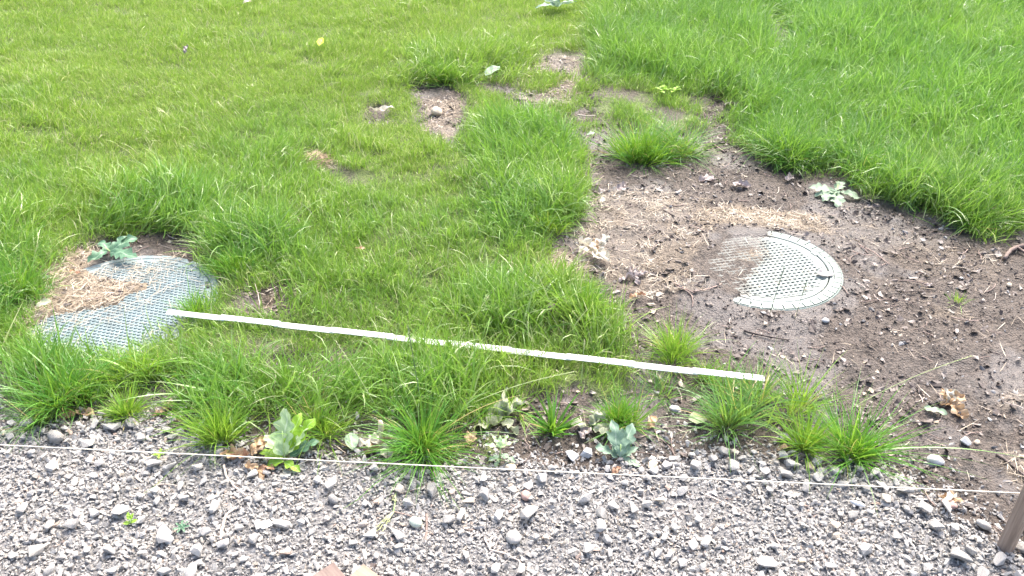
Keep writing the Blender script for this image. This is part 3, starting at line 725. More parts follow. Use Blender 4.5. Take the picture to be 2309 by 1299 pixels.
def right_cover():
    root = empty('manhole_cover', (RC[0], RC[1], RZ), (R(0), R(-.4), R(13)))
    tag(root, 'pale green round manhole cover with ribbed rim, its left side muddy', 'manhole cover')
    r1 = RR-.052
    V, F = disc(r1, -.005, .03); obj('cover_plate', mesh_np('cover_plate', V, F, M['cover_pit_floor']), root)
    # raised waffle lattice with small square pits
    V = []; F = []; pitch = .0187; hole = .005; top = 0.0; rl = r1-.020
    n = int(rl/pitch)+1; vid = {}
    def v(x, y, z):
        key = (round(x, 5), round(y, 5), round(z, 5))
        if key not in vid: vid[key] = len(V); V.append((x, y, z))
        return vid[key]
    for i in range(-n, n+1):
        for j in range(-n, n+1):
            cx, cy = i*pitch, j*pitch; h = pitch/2; q = hole
            if math.hypot(abs(cx), abs(cy)) > rl-.004: continue
            O = [v(cx+a*h, cy+b*h, top+.0019) for a, b in ((-1, -1), (1, -1), (1, 1), (-1, 1))]
            I = [v(cx+a*q*1.15, cy+b*q*.92, top) for a, b in ((-1, -1), (1, -1), (1, 1), (-1, 1))]
            B = [v(cx+a*q*.95, cy+b*q*.72, top-.0044) for a, b in ((-1, -1), (1, -1), (1, 1), (-1, 1))]
            for k in range(4):
                k2 = (k+1) % 4; F += [(O[k], O[k2], I[k2], I[k]), (I[k], I[k2], B[k2], B[k])]
    A = np.array(V); ca, sa = math.cos(R(13)), math.sin(R(13)); wx = RC[0]+A[:, 0]*ca-A[:, 1]*sa; wy = RC[1]+A[:, 0]*sa+A[:, 1]*ca
    dirt = 1-ss(-.02, .035, sd(wx, wy, EXPOSED_R)+(fbm(wx, wy, 28, 3, 9)-.5)*.09); dirt = np.maximum(dirt, .35*(A[:, 2] < top-.001)); dirt = np.where(A[:, 2] > top+.001, dirt*.72, dirt)  # mud on the buried side; pit bottoms darkened all over
    t = obj('tread', mesh_np('tread', V, F, M['cover_pale'], False, dict(dirt=dirt)), root); t['kind'] = 'stuff'
    def ringd(name, r0, r1_, z, h, m):
        V, F = ring(r0, r1_, z, h); A = np.array(V); ca, sa = math.cos(R(13)), math.sin(R(13)); wx = RC[0]+A[:, 0]*ca-A[:, 1]*sa; wy = RC[1]+A[:, 0]*sa+A[:, 1]*ca
        d = 1-ss(-.02, .06, sd(wx, wy, EXPOSED_R)+(fbm(wx, wy, 28, 3, 9)-.5)*.08)
        obj(name, mesh_np(name, V, F, m, False, dict(dirt=d)), root)
    ringd('cover_rim', rl-.016, r1, -.0006, .02, M['cover_pale'])
    ringd('inner_ring', r1+.004, RR-.032, .001, .03, M['cover_pale'])
    ringd('frame_ring', RR-.0322, RR-.004, -.0045, .03, M['cover_green'])
    ringd('outer_lip', RR-.006, RR, .0, .03, M['cover_green'])
    # ribs (raised pads) around the rim
    n = 46; ra, rb = RR-.0305, RR-.0075; V = []; half = math.pi/n*.86
    for z in (-.006, .0012):
        for r in (ra, rb):
            for s in (-1, 1): V.append((r*math.cos(s*half), r*math.sin(s*half), z))
    F = [(4, 6, 7, 5), (0, 4, 5, 1), (2, 3, 7, 6), (0, 2, 6, 4), (1, 5, 7, 3)]
    pad = mesh_np('rim_pad', V, F, M['cover_green'])
    for i in range(n):
        a = 2*math.pi*(i+.5)/n
        x, y = RC[0]+RR*math.cos(a+R(13)), RC[1]+RR*math.sin(a+R(13))
        obj('rim_pad', pad, root, (0, 0, 0), (0, 0, a))
    for a in (8, 188):
        bm = bmesh.new(); bmesh.ops.create_cube(bm, size=1); bmesh.ops.scale(bm, vec=(.014, .03, .004), verts=bm.verts)
        bmesh.ops.bevel(bm, geom=list(bm.edges), offset=.0012, segments=1, affect='EDGES')
        me = bpy.data.meshes.new('locking_tab'); bm.to_mesh(me); bm.free(); me.materials.append(M['cover_pale'])
        obj('locking_tab', me, root, (r1*math.cos(R(a)), r1*math.sin(R(a)), .0012), (0, 0, R(a)))
right_cover()

# ------------------------------------------------------------------ folding rule
M['white'] = mat_plain('white_lacquer', (.86, .86, .86), (.80, .80, .80), .4, 30, bump=.0001)
M['steel'] = mat_plain('steel_rivet', (.5, .5, .5), (.62, .62, .62), .35, 30, bump=.0001)
M['tick'] = mat_plain('black_print', (.03, .03, .03), (.05, .05, .05), .5, 30, bump=.0001)
def rule():
    zl = .047; A = Vector(P(382, 704, zl)); B = Vector(P(1716, 855, zl)); d = B-A; Ln = d.length; ang = math.atan2(d.y, d.x)
    root = empty('folding_rule', A, (0, 0, ang)); tag(root, 'white folding rule laid open across the grass between the manhole covers', 'folding rule')
    n = 10; s = Ln/n
    bm = bmesh.new(); bmesh.ops.create_cube(bm, size=1); bmesh.ops.scale(bm, vec=(s+.018, .022, .0034), verts=bm.verts)
    bmesh.ops.bevel(bm, geom=list(bm.edges), offset=.0011, segments=2, affect='EDGES'); me = bpy.data.meshes.new('segment'); bm.to_mesh(me); bm.free(); me.materials.append(M['white'])
    bm = bmesh.new(); bmesh.ops.create_cone(bm, cap_ends=True, segments=14, radius1=.0042, radius2=.0038, depth=.0012); riv = bpy.data.meshes.new('hinge_rivet'); bm.to_mesh(riv); bm.free(); riv.materials.append(M['steel'])
    for i in range(n):
        o = obj('segment', me, root, (s*(i+.5), random.uniform(-.0006, .0006), .0034*(i % 2)), (R(16), 0, R(random.uniform(-.06, .06))))
        if i: obj('hinge_rivet', riv, root, (s*i, 0, .0062), (R(16), 0, 0))
rule()

# ------------------------------------------------------------------ tubes: string, twigs, stems
def stake():
    g = NT('weathered_wood'); p = g.coord(); mp = g.n('Mapping'); mp.inputs['Scale'].default_value = (90, 90, 5); g.l(p, mp.inputs[0])
    n = g.noise(1, 6, .7, mp.outputs[0]); c = g.ramp(n, [(.25, (.16, .115, .085)), (.5, (.32, .24, .185)), (.75, (.46, .375, .30))])
    M['wood'] = g.bsdf(c, .8, g.bump(n, .003, .9), .3)
    b = at(2266, 1237); hgt = .40; bm = bmesh.new(); w = .0155
    lv = [(-.25, .004), (-.12, w*.9), (0, w), (hgt, w*1.02)]
    prevr = None
    for (z, q) in lv:
        vs = [bm.verts.new((sx*q+random.uniform(-.0008, .0008), sy*q, z)) for sx, sy in ((-1, -1), (1, -1), (1, 1), (-1, 1))]
        if prevr:
            for k in range(4): bm.faces.new((prevr[k], prevr[(k+1) % 4], vs[(k+1) % 4], vs[k]))
        else: bm.faces.new(vs[::-1])
        prevr = vs
    bm.faces.new(prevr); bmesh.ops.bevel(bm, geom=list(bm.edges), offset=.0015, segments=1, affect='EDGES')
    me = bpy.data.meshes.new('wooden_stake'); bm.to_mesh(me); bm.free(); me.materials.append(M['wood'])
    o = obj('wooden_stake', me, None, b, (R(-2), R(4), R(33))); tag(o, 'square weathered wooden stake driven into the gravel at the right edge', 'stake')
    return b
SB = stake()
M['cord'] = mat_plain('cream_cord', (.70, .64, .52), (.82, .77, .66), .7, 400)
def string():
    zs = .15; A = Vector(P(-700, 966, zs)); B = Vector(P(2318, 1113, zs)); n = 60
    B = Vector((SB.x+.012, SB.y+.005, zs+.0))
    # keep the line through the two pixels seen at the picture's edges
    p0 = Vector(P(0, 1001, zs)); p1 = Vector(P(2300, 1112, zs)); d = (p1-p0).normalized(); B = p0+d*((B-p0).dot(d)+.0); A = p0-d*1.3
    pts = []
    for i in range(n+1):
        t = i/n; pts.append(A.lerp(B, t)+Vector((0, 0, -.004*math.sin(math.pi*t))))
    me = tube(pts, [.00135]*(n+1), M['cord'], 'string_line', 6, .12)
    o = obj('string_line', me); tag(o, 'thin cream string stretched low over the gravel edge to the stake', 'string')
string()

def twig(label, pix, r0=.002, r1=.001, m='twig', branches=(), name='twig', lift=.004, group=None):
    pts = [at(a, b, lift+random.uniform(0, .003)) for a, b in pix]; org = pts[0].copy()
    def fine(ps):
        q = []
        for i in range(len(ps)-1):
            for k in range(4):
                t = k/4; q.append(ps[i].lerp(ps[i+1], t)+Vector((random.uniform(-1, 1), random.uniform(-1, 1), random.uniform(-.3, .6)))*.0012)
        q.append(ps[-1]); return q
    f = fine([p-org for p in pts]); n = len(f)
    o = obj(name, tube(f, [r0+(r1-r0)*i/(n-1) for i in range(n)], M[m], name, 6, .15), None, org); tag(o, label, 'twig' if name == 'twig' else name.replace('_', ' '), group)
    for br in branches:
        f = fine([at(a, b, lift+.003)-org for a, b in br]); k = len(f)
        obj('branch', tube(f, [r0*.7+(r1*.7-r0*.7)*i/(k-1) for i in range(k)], M[m], 'branch', 5, .15), o)
    return o
twig('pale bent twig standing in the gravel above the white shard', [(498, 1222), (503, 1190), (511, 1165), (532, 1148)], .0045, .003, 'pale_twig')
twig('grey brown twig slanting through gravel below the dry brown leaves', [(506, 1052), (512, 1080), (528, 1100), (556, 1121)], .0035, .0028, 'pale_twig')
twig('short level twig in the gravel at the left beside a grey stone', [(342, 1098), (372, 1096), (405, 1098)], .0018, .0012, 'pale_twig')
twig('short thick twig stub slanting below the level twig', [(355, 1104), (366, 1112), (372, 1122)], .003, .0022, 'pale_twig')
twig('long thin reddish twig lying over gravel toward the conifer sprig', [(838, 1132), (900, 1120), (950, 1103), (985, 1085)], .0018, .0008, 'twig')
twig('upright pointing straight brown twig among light gravel', [(962, 1163), (962, 1195), (958, 1228)], .0036, .0025, 'twig')
twig('forked pale twig lying in gravel at the bottom middle', [(1092, 1215), (1105, 1243), (1140, 1252), (1165, 1265), (1188, 1285)], .0028, .0014, 'pale_twig', [[(1168, 1266), (1175, 1280), (1176, 1296)], [(1120, 1247), (1135, 1235)]])
twig('thin forked twig leading up to the pinkish stone', [(1143, 1160), (1160, 1148), (1173, 1130)], .0018, .001, 'twig', [[(1160, 1148), (1150, 1140)]])
twig('thin curved pale twig in gravel below the row of pale stones', [(1592, 1120), (1640, 1140), (1672, 1155), (1700, 1172)], .002, .001, 'pale_twig')
twig('short crooked twig in the gravel right of centre', [(1742, 1200), (1752, 1222), (1765, 1245)], .002, .0012, 'pale_twig')
twig('dark stick lying on wet soil below the pale green cover', [(1676, 748), (1720, 760), (1776, 770)], .004, .0025, 'dark_twig')
twig('reddish bent twig against the muddy left rim of the pale cover', [(1562, 660), (1585, 658), (1612, 650), (1626, 642)], .003, .002, 'twig')
twig('straight grey stick pointing at the muddy side of the pale cover', [(1518, 640), (1540, 651), (1564, 664)], .0035, .003, 'twig')
twig('reddish curved twig just right of the pale cover rim', [(1886, 642), (1900, 650), (1912, 668)], .003, .0015, 'twig')
twig('long dark twig lying diagonally right of the pale cover', [(1935, 553), (1970, 574), (2008, 602)], .003, .0018, 'twig')
twig('thin bent twig on the wet soil right of the pale cover', [(1940, 683), (2000, 677), (2045, 682), (2072, 694)], .002, .0015, 'twig')
twig('dark curved twig above the thin bent twig on wet soil', [(2036, 665), (2060, 660), (2096, 659)], .002, .0015, 'dark_twig')
twig('dark stout stick at the right edge above the tan earth patch', [(2246, 1028), (2275, 1048), (2309, 1077), (2340, 1100)], .0045, .003, 'dark_twig')
twig('brown stick lying in the mud gap near the oak leaves in the grass', [(1590, 310), (1612, 327), (1634, 344)], .004, .003, 'twig')
twig('short dark stick stub on straw left of the pale cover', [(1470, 573), (1476, 562), (1483, 551)], .004, .003, 'dark_twig', lift=.01)
twig('dark stick on the soil above the muddy side of the cover', [(1495, 476), (1508, 483), (1520, 490)], .003, .003, 'dark_twig')
twig('short pale stick lying in the thin grass at the mud top', [(1302, 268), (1322, 271), (1342, 269)], .004, .003, 'pale_twig', lift=.02)
twig('reddish straw stalk standing in the brown hollow by the rule', [(590, 708), (585, 680), (578, 655)], .0015, .001, 'pale_twig', lift=.03)
o = twig('brown root with a reddish knob at the right edge of the soil', [(2262, 590), (2275, 572), (2292, 560), (2330, 556)], .007, .009, 'twig', [[(2290, 565), (2303, 573), (2330, 590)]], name='root', lift=.012)

# ------------------------------------------------------------------ leaves and weeds
def leaf_mesh(name, L, Wd, m, lobes=0, depth=.4, curl=.25, droop=.2, wav=.08, tip=.9, nt=22, base=0.0, crumple=0.0):
    V = []; F = []; us = []; vs = []; cols = 6; ph = random.uniform(0, 6)
    for i in range(nt+1):
        t = i/nt; w = math.sin(math.pi*min(1, (t*.96+.02)**tip))**.75
        if lobes:
            k = (t*lobes) % 1.0; w *= 1-depth*(abs(2*k-1)**1.6) if t < .93 else .75
        w = max(w*Wd/2, Wd*.015)
        for c in range(cols+1):
            u = c/cols*2-1; x = t*L-(abs(u)*w*(.25 if lobes else .1))*(-1); y = u*w
            z = curl*abs(u)**1.6*w-droop*L*t*t+wav*L*.3*math.sin(t*9+ph+u*2)*abs(u)+base
            if crumple:
                q = crumple*L; sx, sy = x/L*3+ph, y/L*3-ph
                z += q*(math.sin(sx*2.1+sy*3.7)+.7*math.sin(sx*5.3-sy*4.1+1)); x += q*.6*math.sin(sy*4+sx); y += q*.6*math.sin(sx*3.3-sy*2)
            V.append((x, y, z)); us.append(u); vs.append(t)
    for i in range(nt):
        for c in range(cols):
            a = i*(cols+1)+c; F.append((a, a+cols+1, a+cols+2, a+1))
    me = mesh_np(name, V, F, m, True, dict(u=us, v=vs)); return me
M['oak_pale'] = mat_leaf('pale_oak_leaf', (.34, .48, .24), (.44, .57, .32), (.58, .68, .46), .45, .3)
M['oak_bright'] = mat_leaf('yellow_green_leaf', (.22, .42, .03), (.34, .52, .06), (.4, .6, .2), .45, .35)
M['oak_dull'] = mat_leaf('grey_green_leaf', (0.078, 0.172, 0.101), (0.117, 0.234, 0.133), (0.234, 0.351, 0.234), .5, .2)
M['oak_under'] = mat_leaf('pale_leaf_underside', (0.234, 0.328, 0.218), (0.296, 0.39, 0.265), (0.39, 0.468, 0.351), .6, .2)
M['sage'] = mat_leaf('sage_leaf', (0.172, 0.273, 0.187), (0.234, 0.343, 0.242), (0.328, 0.429, 0.328), .6, .2)
M['wilt'] = mat_leaf('wilted_leaf', (0.281, 0.312, 0.187), (0.39, 0.413, 0.289), (0.468, 0.484, 0.374), .6, .2, .3)
M['tan'] = mat_leaf('tan_leaf', (0.39, 0.25, 0.133), (0.53, 0.39, 0.257), (0.328, 0.203, 0.109), .6, .2, .3)
M['brown'] = mat_leaf('brown_leaf', (.28, .15, .09), (.44, .27, .17), (.2, .1, .06), .5, .15, .3)
M['cream'] = mat_leaf('cream_leaf', (0.562, 0.515, 0.406), (0.663, 0.624, 0.53), (0.39, 0.328, 0.234), .6, .2, .2)
M['greybrown'] = mat_leaf('grey_dead_leaf', (.22, .18, .165), (.36, .31, .30), (.14, .11, .1), .35, .1, .3)
M['round'] = mat_leaf('yellow_green_round_leaf', (0.328, 0.406, 0.203), (0.406, 0.468, 0.265), (0.468, 0.53, 0.351), .55, .2, .15)
M['yellow'] = mat_leaf('yellow_leaf', (.70, .72, .05), (.8, .8, .1), (.8, .8, .3), .55, .3)
M['stem'] = mat_plain('green_stem', (.30, .45, .15), (.42, .55, .25), .5, 60)

def sprig(label, cat, px, py, leaves, name='leaf_sprig', stem=None, dz=.012, group=None):
    """leaves: (material, azimuth deg, elevation deg, length, width, lobes, offset)"""
    b = at(px, py, dz); root = empty(name, b); tag(root, label, cat, group)
    for (m, az, el, L, Wd, lb, off) in leaves:
        dead = m in ('tan', 'brown', 'cream', 'greybrown', 'wilt')
        me = leaf_mesh('leaf', L, Wd, M[m], lb, .56 if lb else 0, random.uniform(.1, .4)+dead*.25, random.uniform(.05, .22)+(.1 if el > 30 else 0), .08, crumple=.09 if dead else .03)
        if dead: az += random.uniform(-25, 25)
        ox, oy, oz = off if len(off) == 3 else (*off, 0)
        obj('leaf', me, root, (ox, oy, oz), (R(random.uniform(-18, 18)), R(-el), R(az)))
    if stem: obj('stem', tube(stem, [.0022-.001*i/len(stem) for i in range(len(stem))], M['stem'], 'stem', 6), root)
    return root
sprig('fresh pale green oak sprig standing up at the gravel edge behind the string', 'leaf sprig', 645, 1046, [
    ('oak_pale', 88, 62, .125, .066, 4, (0, 0, .02)), ('oak_pale', 52, 40, .10, .058, 4, (.005, 0, .02)), ('oak_bright', 65, 55, .10, .05, 3, (.01, .012, .03)),
    ('oak_bright', 40, 50, .105, .05, 3, (.014, .015, .02)), ('oak_pale', 140, 35, .075, .05, 3, (-.005, .0, .02)), ('oak_bright', 165, 12, .07, .045, 3, (-.004, 0, .008)),
    ('oak_dull', 30, 25, .085, .055, 3, (.012, .005, .01)), ('oak_bright', 185, -4, .05, .035, 2, (0, -.01, .008)), ('oak_bright', -30, 0, .055, .03, 2, (.0, -.012, .006)),
    ('oak_dull', 100, 30, .08, .06, 3, (0, .02, .01))], 'oak_sprig', [(0, 0, -.005), (0, .0, .025), (.0, .012, .06), (.0, .02, .09)])
sprig('dull green oak sprig lying on the straw covered left manhole cover', 'leaf sprig', 258, 590, [
    ('oak_dull', 40, 22, .10, .075, 3, (0, 0)), ('oak_dull', 140, 15, .085, .055, 3, (0, 0)), ('oak_dull', 235, 2, .085, .05, 3, (-.01, 0)), ('oak_dull', -20, 8, .12, .07, 4, (0, -.01)),
    ('oak_dull', 75, 35, .07, .05, 2, (.01, .01))], 'oak_sprig', [(0, 0, -.008), (-.01, 0, .004), (-.025, .01, .01)], .03)
sprig('pale green oak sprig lying on dark soil below the tall grass', 'leaf sprig', 1884, 440, [
    ('oak_under', 160, 4, .115, .062, 4, (0, 0)), ('oak_under', 215, 0, .095, .06, 3, (0, -.005)), ('oak_under', 55, 12, .085, .055, 3, (0, .005)), ('oak_under', -18, 0, .125, .06, 4, (0, -.004)),
    ('oak_under', 262, -2, .12, .065, 4, (-.008, 0)), ('oak_under', 185, 0, .10, .05, 3, (0, -.002))], 'oak_sprig', [(0, 0, -.008), (.01, .02, .006), (.02, .045, .01)], .018)
sprig('grey green lobed sprig standing on the soil just above the gravel', 'leaf sprig', 1398, 1036, [
    ('sage', 105, 58, .095, .045, 3, (-.005, 0, .01)), ('sage', 60, 52, .09, .045, 3, (.006, 0, .01)), ('sage', 85, 50, .075, .05, 3, (0, -.004, .01)), ('sage', 165, 22, .07, .04, 3, (-.004, 0, .006)),
    ('sage', 20, 30, .05, .03, 2, (.006, 0, .004)), ('oak_under', -40, 4, .05, .024, 3, (.01, 0, .002)), ('sage', 125, 45, .07, .04, 3, (0, .006, .01))], 'leaf_sprig', [(0, 0, -.006), (.0, .004, .02), (0, .012, .04)], .004)
sprig('small nettle like weed with pointed leaves behind the string', 'weed', 1128, 1040, [
    ('oak_pale', 60, 25, .045, .016, 3, (0, 0, .05)), ('oak_pale', 120, 35, .04, .016, 3, (0, 0, .05)), ('oak_pale', 170, 15, .045, .016, 3, (0, 0, .05)), ('oak_pale', 15, 25, .05, .018, 3, (0, 0, .05)),
    ('oak_under', -20, -5, .045, .028, 2, (0, 0, .025)), ('oak_under', 200, -5, .035, .02, 2, (0, 0, .02)), ('oak_pale', 240, -10, .03, .015, 2, (0, 0, .012)), ('oak_pale', 90, 60, .03, .014, 2, (0, 0, .052))],
    'small_weed', [(0, 0, -.004), (0, 0, .03), (0, 0, .055)], .0)
sprig('heap of wilted pale green leaves on soil right of the long tussock', 'leaf sprig', 1128, 955, [
    ('wilt', 200, 12, .085, .055, 2, (0, 0)), ('wilt', -40, 6, .07, .045, 2, (0, 0)), ('wilt', 75, 55, .085, .03, 0, (0, .01, .006)), ('wilt', 30, 25, .085, .05, 2, (.006, .01, .004)), ('wilt', 120, 30, .06, .04, 2, (-.01, .01))], 'leaf_sprig', None, .012)
sprig('curled wilted pale leaves on soil between the two grass tufts', 'leaf sprig', 1330, 970, [
    ('wilt', 150, 18, .07, .04, 2, (0, 0)), ('wilt', 40, 30, .06, .04, 2, (0, .008)), ('wilt', -50, 8, .06, .04, 0, (.01, 0)), ('wilt', 80, 35, .05, .03, 2, (.01, .012)), ('greybrown', 250, 0, .05, .035, 0, (0, 0))], 'leaf_sprig', None, .012)
sprig('broken tan stem over dry folded leaves behind the string', 'dry leaves', 862, 1010, [
    ('cream', 195, 8, .07, .035, 0, (0, 0)), ('cream', -75, -4, .06, .035, 0, (0, 0)), ('brown', 230, 0, .06, .035, 2, (0, 0, -.004)), ('cream', 150, 15, .05, .03, 0, (0, 0)), ('oak_dull', 10, 6, .07, .035, 0, (.02, .006)), ('greybrown', 40, 10, .05, .03, 2, (.01, .01))],
    'dry_leaves', None, .014)
M['tan_wood'] = mat_plain('dry_tan_stem', (.50, .38, .27), (.64, .52, .40), .7, 70)
_r = bpy.data.objects['dry_leaves']; obj('stem', tube([(0, 0, -.01), (-.001, .004, .03), (.001, .01, .062), (0, .014, .075)], [.005, .0055, .008, .006], M['tan_wood'], 'stem', 8, .12), _r)
sprig('crumpled cream white dead leaf on straw left of the pale cover', 'dead leaf', 1345, 580, [
    ('cream', 150, 32, .085, .055, 3, (0, 0, .01)), ('cream', 250, 14, .085, .06, 3, (0, 0, .004)), ('cream', -50, 14, .085, .06, 3, (0, 0, .004)), ('cream', 60, 40, .075, .05, 2, (0, .01, .006)), ('cream', 200, 25, .08, .05, 2, (0, 0, .004)), ('tan', 95, 50, .05, .025, 0, (0, 0, .006))], 'dead_leaf', None, .024)
sprig('dry brown oak leaves at the gravel edge left of the fresh sprig', 'dead leaf', 558, 1028, [
    ('tan', 60, 20, .06, .035, 3, (.01, .005)), ('tan', 170, 4, .07, .04, 3, (0, 0)), ('brown', 200, 2, .06, .035, 2, (.01, -.005)), ('tan', 20, 12, .055, .035, 3, (.01, 0))], 'dead_leaf', None, .008)
sprig('pinkish brown leaf scraps on gravel under the fresh oak sprig', 'dead leaf', 585, 1062, [
    ('tan', 190, 8, .045, .025, 2, (0, 0)), ('brown', 20, 8, .04, .025, 2, (0, 0)), ('tan', -40, 0, .04, .02, 2, (0, 0))], 'dead_leaf', None, .01)
sprig('crumpled light tan leaf on the wet soil at the right', 'dead leaf', 2140, 918, [
    ('tan', 110, 35, .05, .05, 2, (0, 0)), ('tan', 20, 25, .05, .045, 2, (0, 0, .004)), ('tan', -60, 0, .06, .045, 2, (0, -.004)), ('cream', 70, 30, .05, .04, 2, (-.004, 0, .006)), ('tan', 180, 10, .03, .03, 2, (0, 0))], 'dead_leaf', None, .008)
def single(label, px, py, m, az, L, Wd, lobes=0, el=3, dz=.008, name='leaf', cat='leaf', curl=.25, droop=.1, group=None):
    me = leaf_mesh(name, L, Wd, M[m], lobes, .4, curl+.2*(m in ('tan', 'brown', 'greybrown', 'cream')), droop, .12, crumple=.07 if m in ('tan', 'brown', 'greybrown', 'cream') else .02)
    o = obj(name, me, None, at(px, py, dz), (R(random.uniform(-12, 12)), R(-el), R(az))); return tag(o, label, cat, group)
single('small pale green lobed leaf beside the crumpled tan leaf', 2134, 938, 'oak_under', 152, .062, .032, 3, name='green_leaf')
single('round yellow green leaf lying on dark soil right of the sage sprig', 1552, 950, 'round', 0, .05, .046, 0, name='round_leaf', dz=.012)
single('thin tan leaf curled on soil between the last two tufts', 1705, 945, 'tan', 170, .07, .03, 0, el=8, name='dead_leaf')
single('long brown leaf lying along the stones under the right tufts', 1752, 1016, 'tan', 5, .06, .018, 0, name='dead_leaf', dz=.012)
single('small green leaf under the rightmost long bladed tuft', 1893, 1030, 'oak_dull', -70, .045, .026, 0, name='green_leaf', dz=.01)
single('orange brown leaf standing on gravel under the sage sprig', 1380, 1074, 'brown', 30, .03, .022, 0, el=30, name='dead_leaf', cat='leaf')
single('golden dry leaf in gravel just below the string at the right', 2112, 1126, 'tan', -30, .06, .03, 3, el=12, name='dead_leaf', dz=.014)
single('second golden leaf scrap crossing the first below the string', 2150, 1122, 'cream', 215, .055, .022, 3, el=10, name='dead_leaf', dz=.016)
single('pale ground leaf by the dead stem at the gravel edge', 795, 1020, 'oak_under', 100, .055, .04, 0, el=18, name='green_leaf', dz=.012)
single('orange tan star shaped leaf on soil left of the nettle weed', 1058, 1010, 'tan', 80, .045, .04, 2, el=14, name='dead_leaf', dz=.012)
single('pale pink leaf on soil right of the dense round tuft', 1462, 972, 'tan', 60, .05, .024, 0, el=14, name='dead_leaf', dz=.008)
single('tiny oval green leaf on the straw at the left cover', 98, 637, 'oak_under', 10, .03, .018, 0, name='green_leaf', dz=.02)
single('pale curled leaf at the front edge of the straw heap', 88, 706, 'wilt', 20, .05, .035, 0, el=15, name='green_leaf', dz=.03)
single('reddish brown leaf on the straw above the left cover', 160, 624, 'brown', 10, .022, .014, 0, name='dead_leaf', dz=.024)
single('second reddish brown leaf closer to the cover studs', 186, 628, 'brown', 170, .022, .015, 0, name='dead_leaf', dz=.024)
single('bright yellow leaf in the mown lawn at the top', 722, 122, 'yellow', 80, .075, .05, 2, el=30, dz=.05, name='yellow_leaf')
single('dark reddish leaf edge on the soil by the thin left tuft', 1418, 676, 'brown', 10, .06, .025, 0, el=16, name='dead_leaf', dz=.01)
single('pale oval flat leaf on the soil behind the cover beside the straw', 1352, 458, 'cream', 20, .03, .03, 0, name='dead_leaf', dz=.012)
single('small grey green leaf at the top of the soil arm', 1322, 312, 'oak_under', 20, .05, .03, 3, el=10, name='green_leaf', dz=.02)
single('large pale leaf in the grass beside the small upper bare patch', 1095, 190, 'oak_under', 40, .11, .075, 0, el=22, dz=.05, name='green_leaf')
single('whitish dead leaf stretched on grass left of the upper bare patch', 838, 268, 'cream', 12, .12, .035, 2, el=4, dz=.05, name='dead_leaf')
single('tan spindle leaf in the grass above the rule', 805, 585, 'tan', 0, .035, .014, 0, el=2, dz=.05, name='dead_leaf')
single('greyish leaf in short lawn at the upper left', 420, 137, 'greybrown', 80, .06, .03, 0, el=40, dz=.05, name='dead_leaf')
single('whitish leaf fleck near the top edge of the lawn', 550, 25, 'cream', 10, .07, .04, 2, el=14, dz=.06, name='dead_leaf')
single('grey crumpled leaf sunk in the mud left of the soil arm', 1332, 436, 'greybrown', -10, .07, .05, 2, el=8, name='dead_leaf', dz=.008)
single('grey brown leaf curled on mud above the straw', 1392, 436, 'greybrown', 50, .07, .045, 2, el=18, name='dead_leaf', dz=.008)
single('wet grey leaf in the middle of the mud behind the cover', 1575, 412, 'greybrown', 20, .09, .06, 3, el=6, name='dead_leaf', dz=.008)
single('second wet grey leaf farther right in that mud', 1690, 425, 'greybrown', 160, .08, .05, 3, el=6, name='dead_leaf', dz=.008)
single('mauve curled dead leaf under the right grass edge', 1775, 415, 'greybrown', 60, .07, .04, 2, el=14, name='dead_leaf', dz=.008)
single('rolled grey leaf bit on soil right of the cover', 2085, 648, 'greybrown', 15, .04, .015, 0, el=4, name='dead_leaf', dz=.008)
single('grey wet leaf lying in the narrow mud gap in the grass', 1632, 238, 'greybrown', -40, .10, .07, 3, el=10, name='dead_leaf', dz=.01)
single('dark wet leaf lying over the front rim of the pale cover', 1838, 632, 'wet_grey', 12, .07, .045, 2, el=0, name='dead_leaf', dz=.024, curl=.1, droop=.02)
sprig('small mat of pale grey wet leaf bits on the soil by the thin tuft', 'dead leaf', 1430, 628, [
    ('greybrown', 170, 4, .06, .04, 2, (0, 0)), ('greybrown', 20, 6, .06, .04, 2, (0, 0)), ('greybrown', 80, 12, .05, .04, 2, (0, .01)), ('greybrown', -60, 0, .05, .03, 2, (0, 0))], 'dead_leaf', None, .008)
sprig('brown dead leaves under the grass at the far left gravel edge', 'dead leaf', 175, 935, [
    ('tan', 10, 8, .06, .03, 2, (0, 0)), ('brown', 200, 4, .05, .03, 2, (0, 0)), ('brown', 100, 14, .04, .03, 2, (-.03, 0))], 'dead_leaf', None, .008)
sprig('tan dead leaves on soil beside the tuft with orange blades', 'dead leaf', 378, 935, [
    ('tan', 70, 20, .05, .03, 2, (0, 0)), ('tan', 190, 6, .04, .03, 2, (0, 0)), ('cream', 0, 4, .04, .02, 0, (0, -.01))], 'dead_leaf', None, .008)
sprig('bluish broadleaf weed in the lawn at the top centre', 'weed', 1255, 30, [
    ('sage', a, e, .16, .06, 3, (0, 0, .02)) for a, e in ((20, 20), (80, 45), (140, 25), (200, 15), (260, 40), (320, 25), (110, 60))], 'broadleaf_weed', None, .03)
sprig('tiny bright seedling with paired leaves in the gravel at left', 'seedling', 297, 1185, [
    ('oak_bright', 80, 45, .02, .011, 0, (0, 0, .016)), ('oak_bright', 200, 20, .018, .01, 0, (0, 0, .01)), ('oak_bright', 10, 20, .018, .01, 0, (0, 0, .012)), ('oak_bright', 120, 50, .02, .01, 0, (0, 0, .02))],
    'seedling', [(0, 0, -.002), (0, 0, .012), (0, 0, .024)], .0)
sprig('tiny dull rosette seedling in gravel right of the bright one', 'seedling', 412, 1195, [
    ('oak_dull', a, 18, .022, .008, 2, (0, 0, .006)) for a in (0, 50, 100, 150, 210, 260, 310)], 'seedling', None, .004)
sprig('small green seedling at the gravel edge above the string, left', 'seedling', 362, 1028, [
    ('oak_bright', a, 12, .02, .009, 0, (0, 0, .004)) for a in (10, 100, 190, 280)], 'seedling', None, .003)
